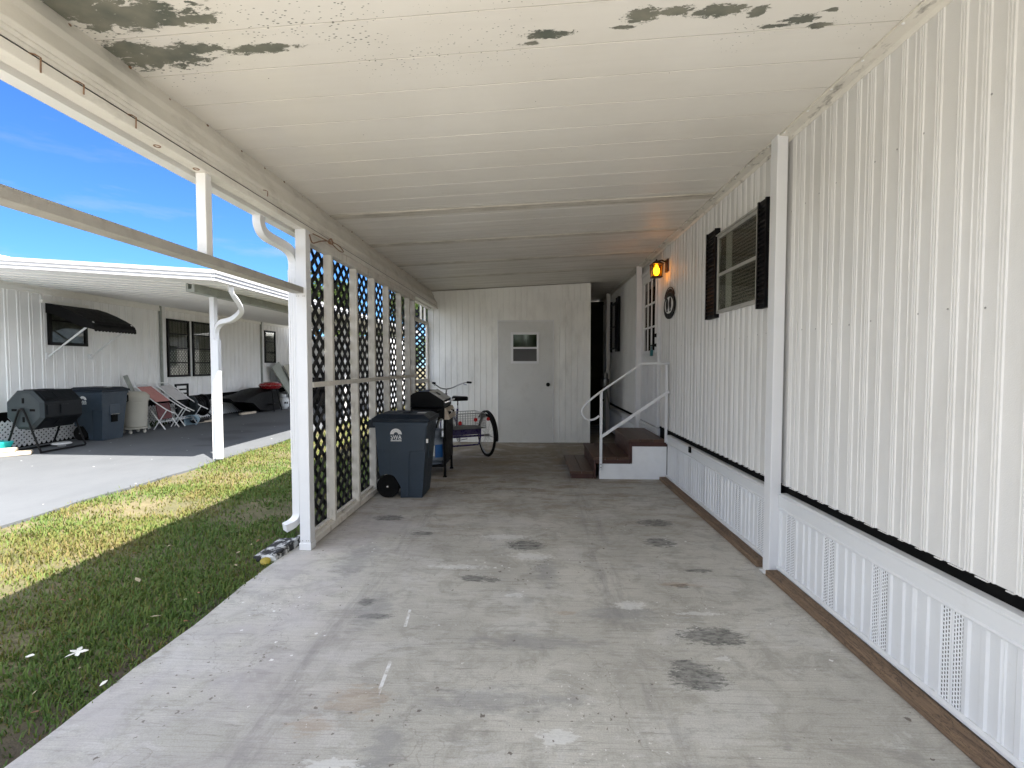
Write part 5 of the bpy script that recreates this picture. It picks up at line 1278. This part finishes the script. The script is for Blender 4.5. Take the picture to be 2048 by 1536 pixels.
# ------------------------------------------------------------------ distant homes and trees
def far_home(name, x0, x1, y, label, mt='nb_siding'):
    e = thing(name, ((x0 + x1) / 2, y + 2, 0), label, 'mobile home')
    m = MB(); m.sheet((x0, y, 0), (1, 0, 0), (0, -1, 0), NP, x1 - x0, .20, .5, 2.9); m.build('siding', mt, e)
    m = MB(); m.box(x0, x1, y + .01, y + 4, 0, 2.9); m.build('wall', mt, e)
    m = MB(); m.prism([(y - .3, 2.9), (y + 4.3, 2.9), (y + 4.3, 2.98), (y + 2, 3.5), (y - .3, 2.98)], 'X', x0 - .2, x1 + .2); m.build('roof', 'roof_white', e)
    k_ = int((x1 - x0) / 2.8)
    for i in range(k_):
        xa = x0 + 1.0 + i * 2.8; m = MB(); m.box(xa, xa + .9, y - .04, y - .005, 1.4, 2.4); wn_ = m.build('window', 'black_metal', e)
        m = MB(); m.box(xa + .06, xa + .84, y - .045, y - .0405, 1.46, 2.34); m.build('pane', 'glass_dark', wn_)
    return e
far_home('far_home', -5.2, 6.5, 25.0, 'white home across the back lots, glimpsed through the lattice')
far_home('street_home', -16, -2, -30.0, 'white home across the street behind the camera')
def tree(x, y, h, r, seed, label, base=0.22, n=9000):
    rn = np.random.RandomState(seed)
    e = thing('tree', (x, y, 0), label, 'tree', 'trees beyond the homes')
    m = MB(); m.tube([(x, y, 0), (x + .1, y, h * .25), (x - .05, y + .1, h * .55), (x, y, h * .85)], [.2, .15, .1, .03], 8)
    cl = []
    for i in range(16):
        a = rn.uniform(0, 6.28); zz = h * rn.uniform(base + .08, .95); rr_ = r * math.sqrt(max(.05, 1 - ((zz / h - .62) / .42) ** 2)) * rn.uniform(.45, .95)
        c_ = Vector((x + rr_ * math.cos(a), y + rr_ * math.sin(a), zz)); cl.append((c_, r * rn.uniform(.25, .45)))
        m.tube([(x, y, zz * .7), ((x + c_.x) / 2, (y + c_.y) / 2, zz * .88), c_], [.06, .04, .015], 5)
    m.build('trunk', 'bark', e, smooth=True)
    vs = np.zeros((n * 4, 3)); tone = np.zeros(n * 4)
    for i in range(n):
        c_, cr_ = cl[rn.randint(len(cl))]; d = rn.normal(size=3); d /= np.linalg.norm(d); p = np.array(c_) + d * cr_ * rn.uniform(.35, 1.05)
        u = rn.normal(size=3); u /= np.linalg.norm(u); v = np.cross(u, rn.normal(size=3)); v /= np.linalg.norm(v); s_ = rn.uniform(.07, .15)
        vs[4 * i:4 * i + 4] = [p - u * s_, p - v * s_ * .45, p + u * s_, p + v * s_ * .45]; tone[4 * i:4 * i + 4] = rn.uniform(0, 1)
    me = bpy.data.meshes.new('crown'); me.from_pydata(vs.tolist(), [], [(4 * i, 4 * i + 1, 4 * i + 2, 4 * i + 3) for i in range(n)])
    at = me.attributes.new('tone', 'FLOAT', 'POINT'); at.data.foreach_set('value', tone)
    me.materials.append(MATS['leaves_green']); o = bpy.data.objects.new('crown', me); COL.objects.link(o); o.parent = e; o.matrix_parent_inverse = Matrix.Translation(-e.location)
for i, (x, y, h, r, lb) in enumerate(((-11.6, 26, 6.0, 2.6, 'leafy green tree behind the neighbouring homes, left of the others'), (-7.6, 31, 6.2, 2.4, 'rounder green tree behind the far white home'), (-2.0, 34, 7, 3, 'green tree farther back, behind the roof of the far home'),
        (-.5, -14, 6.0, 2.3, 'tree across the street behind the camera, the broader one'), (2.6, -21, 8, 3.6, 'tree across the street behind the camera, the taller one'))):
    tree(x, y, h, r, 11 + i, lb)

# ------------------------------------------------------------------ lawn
def vnoise(x, y, s, seed):
    rn = np.random.RandomState(seed); g = rn.rand(64, 64)
    u = x * s; v = y * s; i = np.floor(u).astype(int); j = np.floor(v).astype(int); fu = u - i; fv = v - j; fu = fu * fu * (3 - 2 * fu); fv = fv * fv * (3 - 2 * fv)
    a = g[i % 64, j % 64]; b = g[(i + 1) % 64, j % 64]; c = g[i % 64, (j + 1) % 64]; d = g[(i + 1) % 64, (j + 1) % 64]
    return (a * (1 - fu) + b * fu) * (1 - fv) + (c * (1 - fu) + d * fu) * fv
def lawn():
    rn = np.random.RandomState(42)
    X, Y = [], []
    for y0, y1, dens in ((.9, 3.2, 9000), (3.2, 5.5, 5200), (5.5, 9, 2600), (9, 22, 800)):
        k = int((y1 - y0) * 2.85 * dens); X.append(rn.uniform(-4.72, -1.80, k)); Y.append(rn.uniform(y0, y1, k))
    X = np.concatenate(X); Y = np.concatenate(Y)
    p1_ = vnoise(X + 20, Y + 20, 1.3, 1) * .6 + vnoise(X + 20, Y + 20, 4.2, 2) * .4
    p2_ = vnoise(X + 20, Y + 20, 2.2, 3)
    # thick by the slab shade, thin and dry toward the driveway
    nearslab = np.clip((X + 3.3) / 1.2, 0, 1)
    keep = rn.rand(len(X)) < np.clip((p1_ - .22) * 2.4 + nearslab * .25, .10, 1) * np.where(X > -1.93, .45 + .5 * (p2_ > .45), 1) * np.where(X < -4.62, .4, 1)
    X, Y, p1_, p2_, nearslab = X[keep], Y[keep], p1_[keep], p2_[keep], nearslab[keep]
    n = len(X)
    th = rn.uniform(0, 2 * np.pi, n); ln = rn.uniform(.018, .052, n) * (.75 + .6 * p1_) * np.where(rn.rand(n) < .06, 1.5, 1); wd = rn.uniform(.0016, .0036, n) * (1 + Y * .12)
    lean = rn.uniform(.35, 1.15, n)
    dx, dy = np.cos(th), np.sin(th); px, py = -dy, dx
    z0 = np.full(n, -.030)
    v = np.zeros((n, 5, 3))
    h1 = ln * .55 * np.cos(lean * .6); o1 = ln * .55 * np.sin(lean * .6); h2 = h1 + ln * .45 * np.cos(lean * 1.5); o2 = o1 + ln * .45 * np.sin(lean * 1.5)
    v[:, 0] = np.stack([X - px * wd, Y - py * wd, z0], 1); v[:, 1] = np.stack([X + px * wd, Y + py * wd, z0], 1)
    v[:, 2] = np.stack([X + dx * o1 + px * wd * .8, Y + dy * o1 + py * wd * .8, z0 + h1], 1); v[:, 3] = np.stack([X + dx * o1 - px * wd * .8, Y + dy * o1 - py * wd * .8, z0 + h1], 1)
    v[:, 4] = np.stack([X + dx * o2, Y + dy * o2, z0 + h2], 1)
    tone = np.clip(.30 + (1 - nearslab) * .27 + (p2_ - .5) * .45 + rn.normal(0, .13, n) + (rn.rand(n) < .10) * .4, 0, 1)
    me = bpy.data.meshes.new('lawn'); me.vertices.add(n * 5); me.vertices.foreach_set('co', v.reshape(-1))
    me.loops.add(n * 7); me.polygons.add(n * 2)
    b = np.arange(n)[:, None] * 5
    li = np.concatenate([b + 0, b + 1, b + 2, b + 3, b + 3, b + 2, b + 4], 1).reshape(-1); me.loops.foreach_set('vertex_index', li)
    ls_ = np.stack([np.arange(n) * 7, np.arange(n) * 7 + 4], 1).reshape(-1); me.polygons.foreach_set('loop_start', ls_)
    me.update(calc_edges=True); me.validate()
    at = me.attributes.new('tone', 'FLOAT', 'POINT'); at.data.foreach_set('value', np.repeat(tone, 5))
    me.materials.append(MATS['grass']); o = bpy.data.objects.new('grass', me); COL.objects.link(o)
    tag(o, 'patchy green and straw coloured lawn strip between the slab and the gray driveway', 'grass', kind='stuff')
lawn()
# leaf litter: loose pale petals and leaves on the grass
def leaf(m, x, y, ang, l, w_, z=.005, tilt=.2):
    d = Vector((math.cos(ang), math.sin(ang), tilt)); s_ = Vector((-math.sin(ang), math.cos(ang), 0)); c = Vector((x, y, z)); q = []
    for t in (0, .25, .55, .85, 1.0):
        ww = w_ * math.sin(math.pi * min(.97, max(.06, t))); q += [c + d * (t - .5) * l + s_ * ww / 2 + Vector((0, 0, .004 * math.sin(3 * t))), c + d * (t - .5) * l - s_ * ww / 2]
    m.add(q, [(2 * i, 2 * i + 1, 2 * i + 3, 2 * i + 2) for i in range(4)])
m = MB()
for a in (20, 110, 165, 250, 320): leaf(m, -2.19 + .024 * math.cos(R(a)), 2.206 + .024 * math.sin(R(a)), R(a), .046, .022, .014, .05)
tag(m.build('fallen_blossom', 'petal', solid=.0012), 'white five-petalled blossom lying on the shaded grass', 'blossom')
lv = [(-2.396, 2.178, 'petal', .045, 'pale round leaf on the grass left of the blossom'), (-1.868, 2.0, 'petal', .032, 'pale chip on the bare soil along the slab edge'), (-2.55, 3.0, 'dry_leaf', .06, 'dry tan leaf on the thin shaded grass'), (-2.08, 2.559, 'dry_leaf', .05, 'curled tan leaf near the slab edge in the shade')]
for i, (x, y, mt_, l, lb) in enumerate(lv):
    m = MB(); leaf(m, x, y, i * 1.3, l, l * .5, .008); tag(m.build('fallen_leaf', mt_, solid=.001), lb, 'leaf', 'single leaves on the lawn')
rn = random.Random(9)
for i in range(24):
    x = rn.uniform(-3.0, -1.95) if i % 2 else rn.uniform(-2.25, -1.87); y = rn.uniform(1.6, 4.0); l = rn.uniform(.016, .042); m = MB(); leaf(m, x, y, rn.uniform(0, 6.28), l, l * rn.uniform(.3, .5), rn.uniform(-.012, .006), rn.uniform(-.3, .3))
    tag(m.build('fallen_leaf', rn.choice(['dry_leaf', 'brown_leaf', 'dry_leaf']), solid=.001), 'small dry leaf scattered in the shaded lawn', 'leaf', 'scattered dry leaves')
# weeds between the neighbour's lattice skirt and the driveway
m = MB(); rn = random.Random(4)
for i in range(70): leaf(m, -8.45 + rn.uniform(-.08, .1), 10.35 + rn.uniform(-.35, .45), rn.uniform(0, 6.28), rn.uniform(.08, .2), .02, rn.uniform(.03, .12), rn.uniform(.3, 1.2))
tag(m.build('weed_clump', 'green_leaf'), 'clump of green weeds under the folding chairs', 'weeds')
for e_, dy_ in ((cm, -.34), (bc, -.34), (hr, -.10), (rg, -.30)): e_.location.y += dy_
rg.scale = (.95, .95, .78)
cm.scale = (1, .84, 1); cm.location.y -= .06
bpy.data.objects['white_lid'].location.x -= .15
for e in LOCALS:
    if '_local' in e: del e['_local']
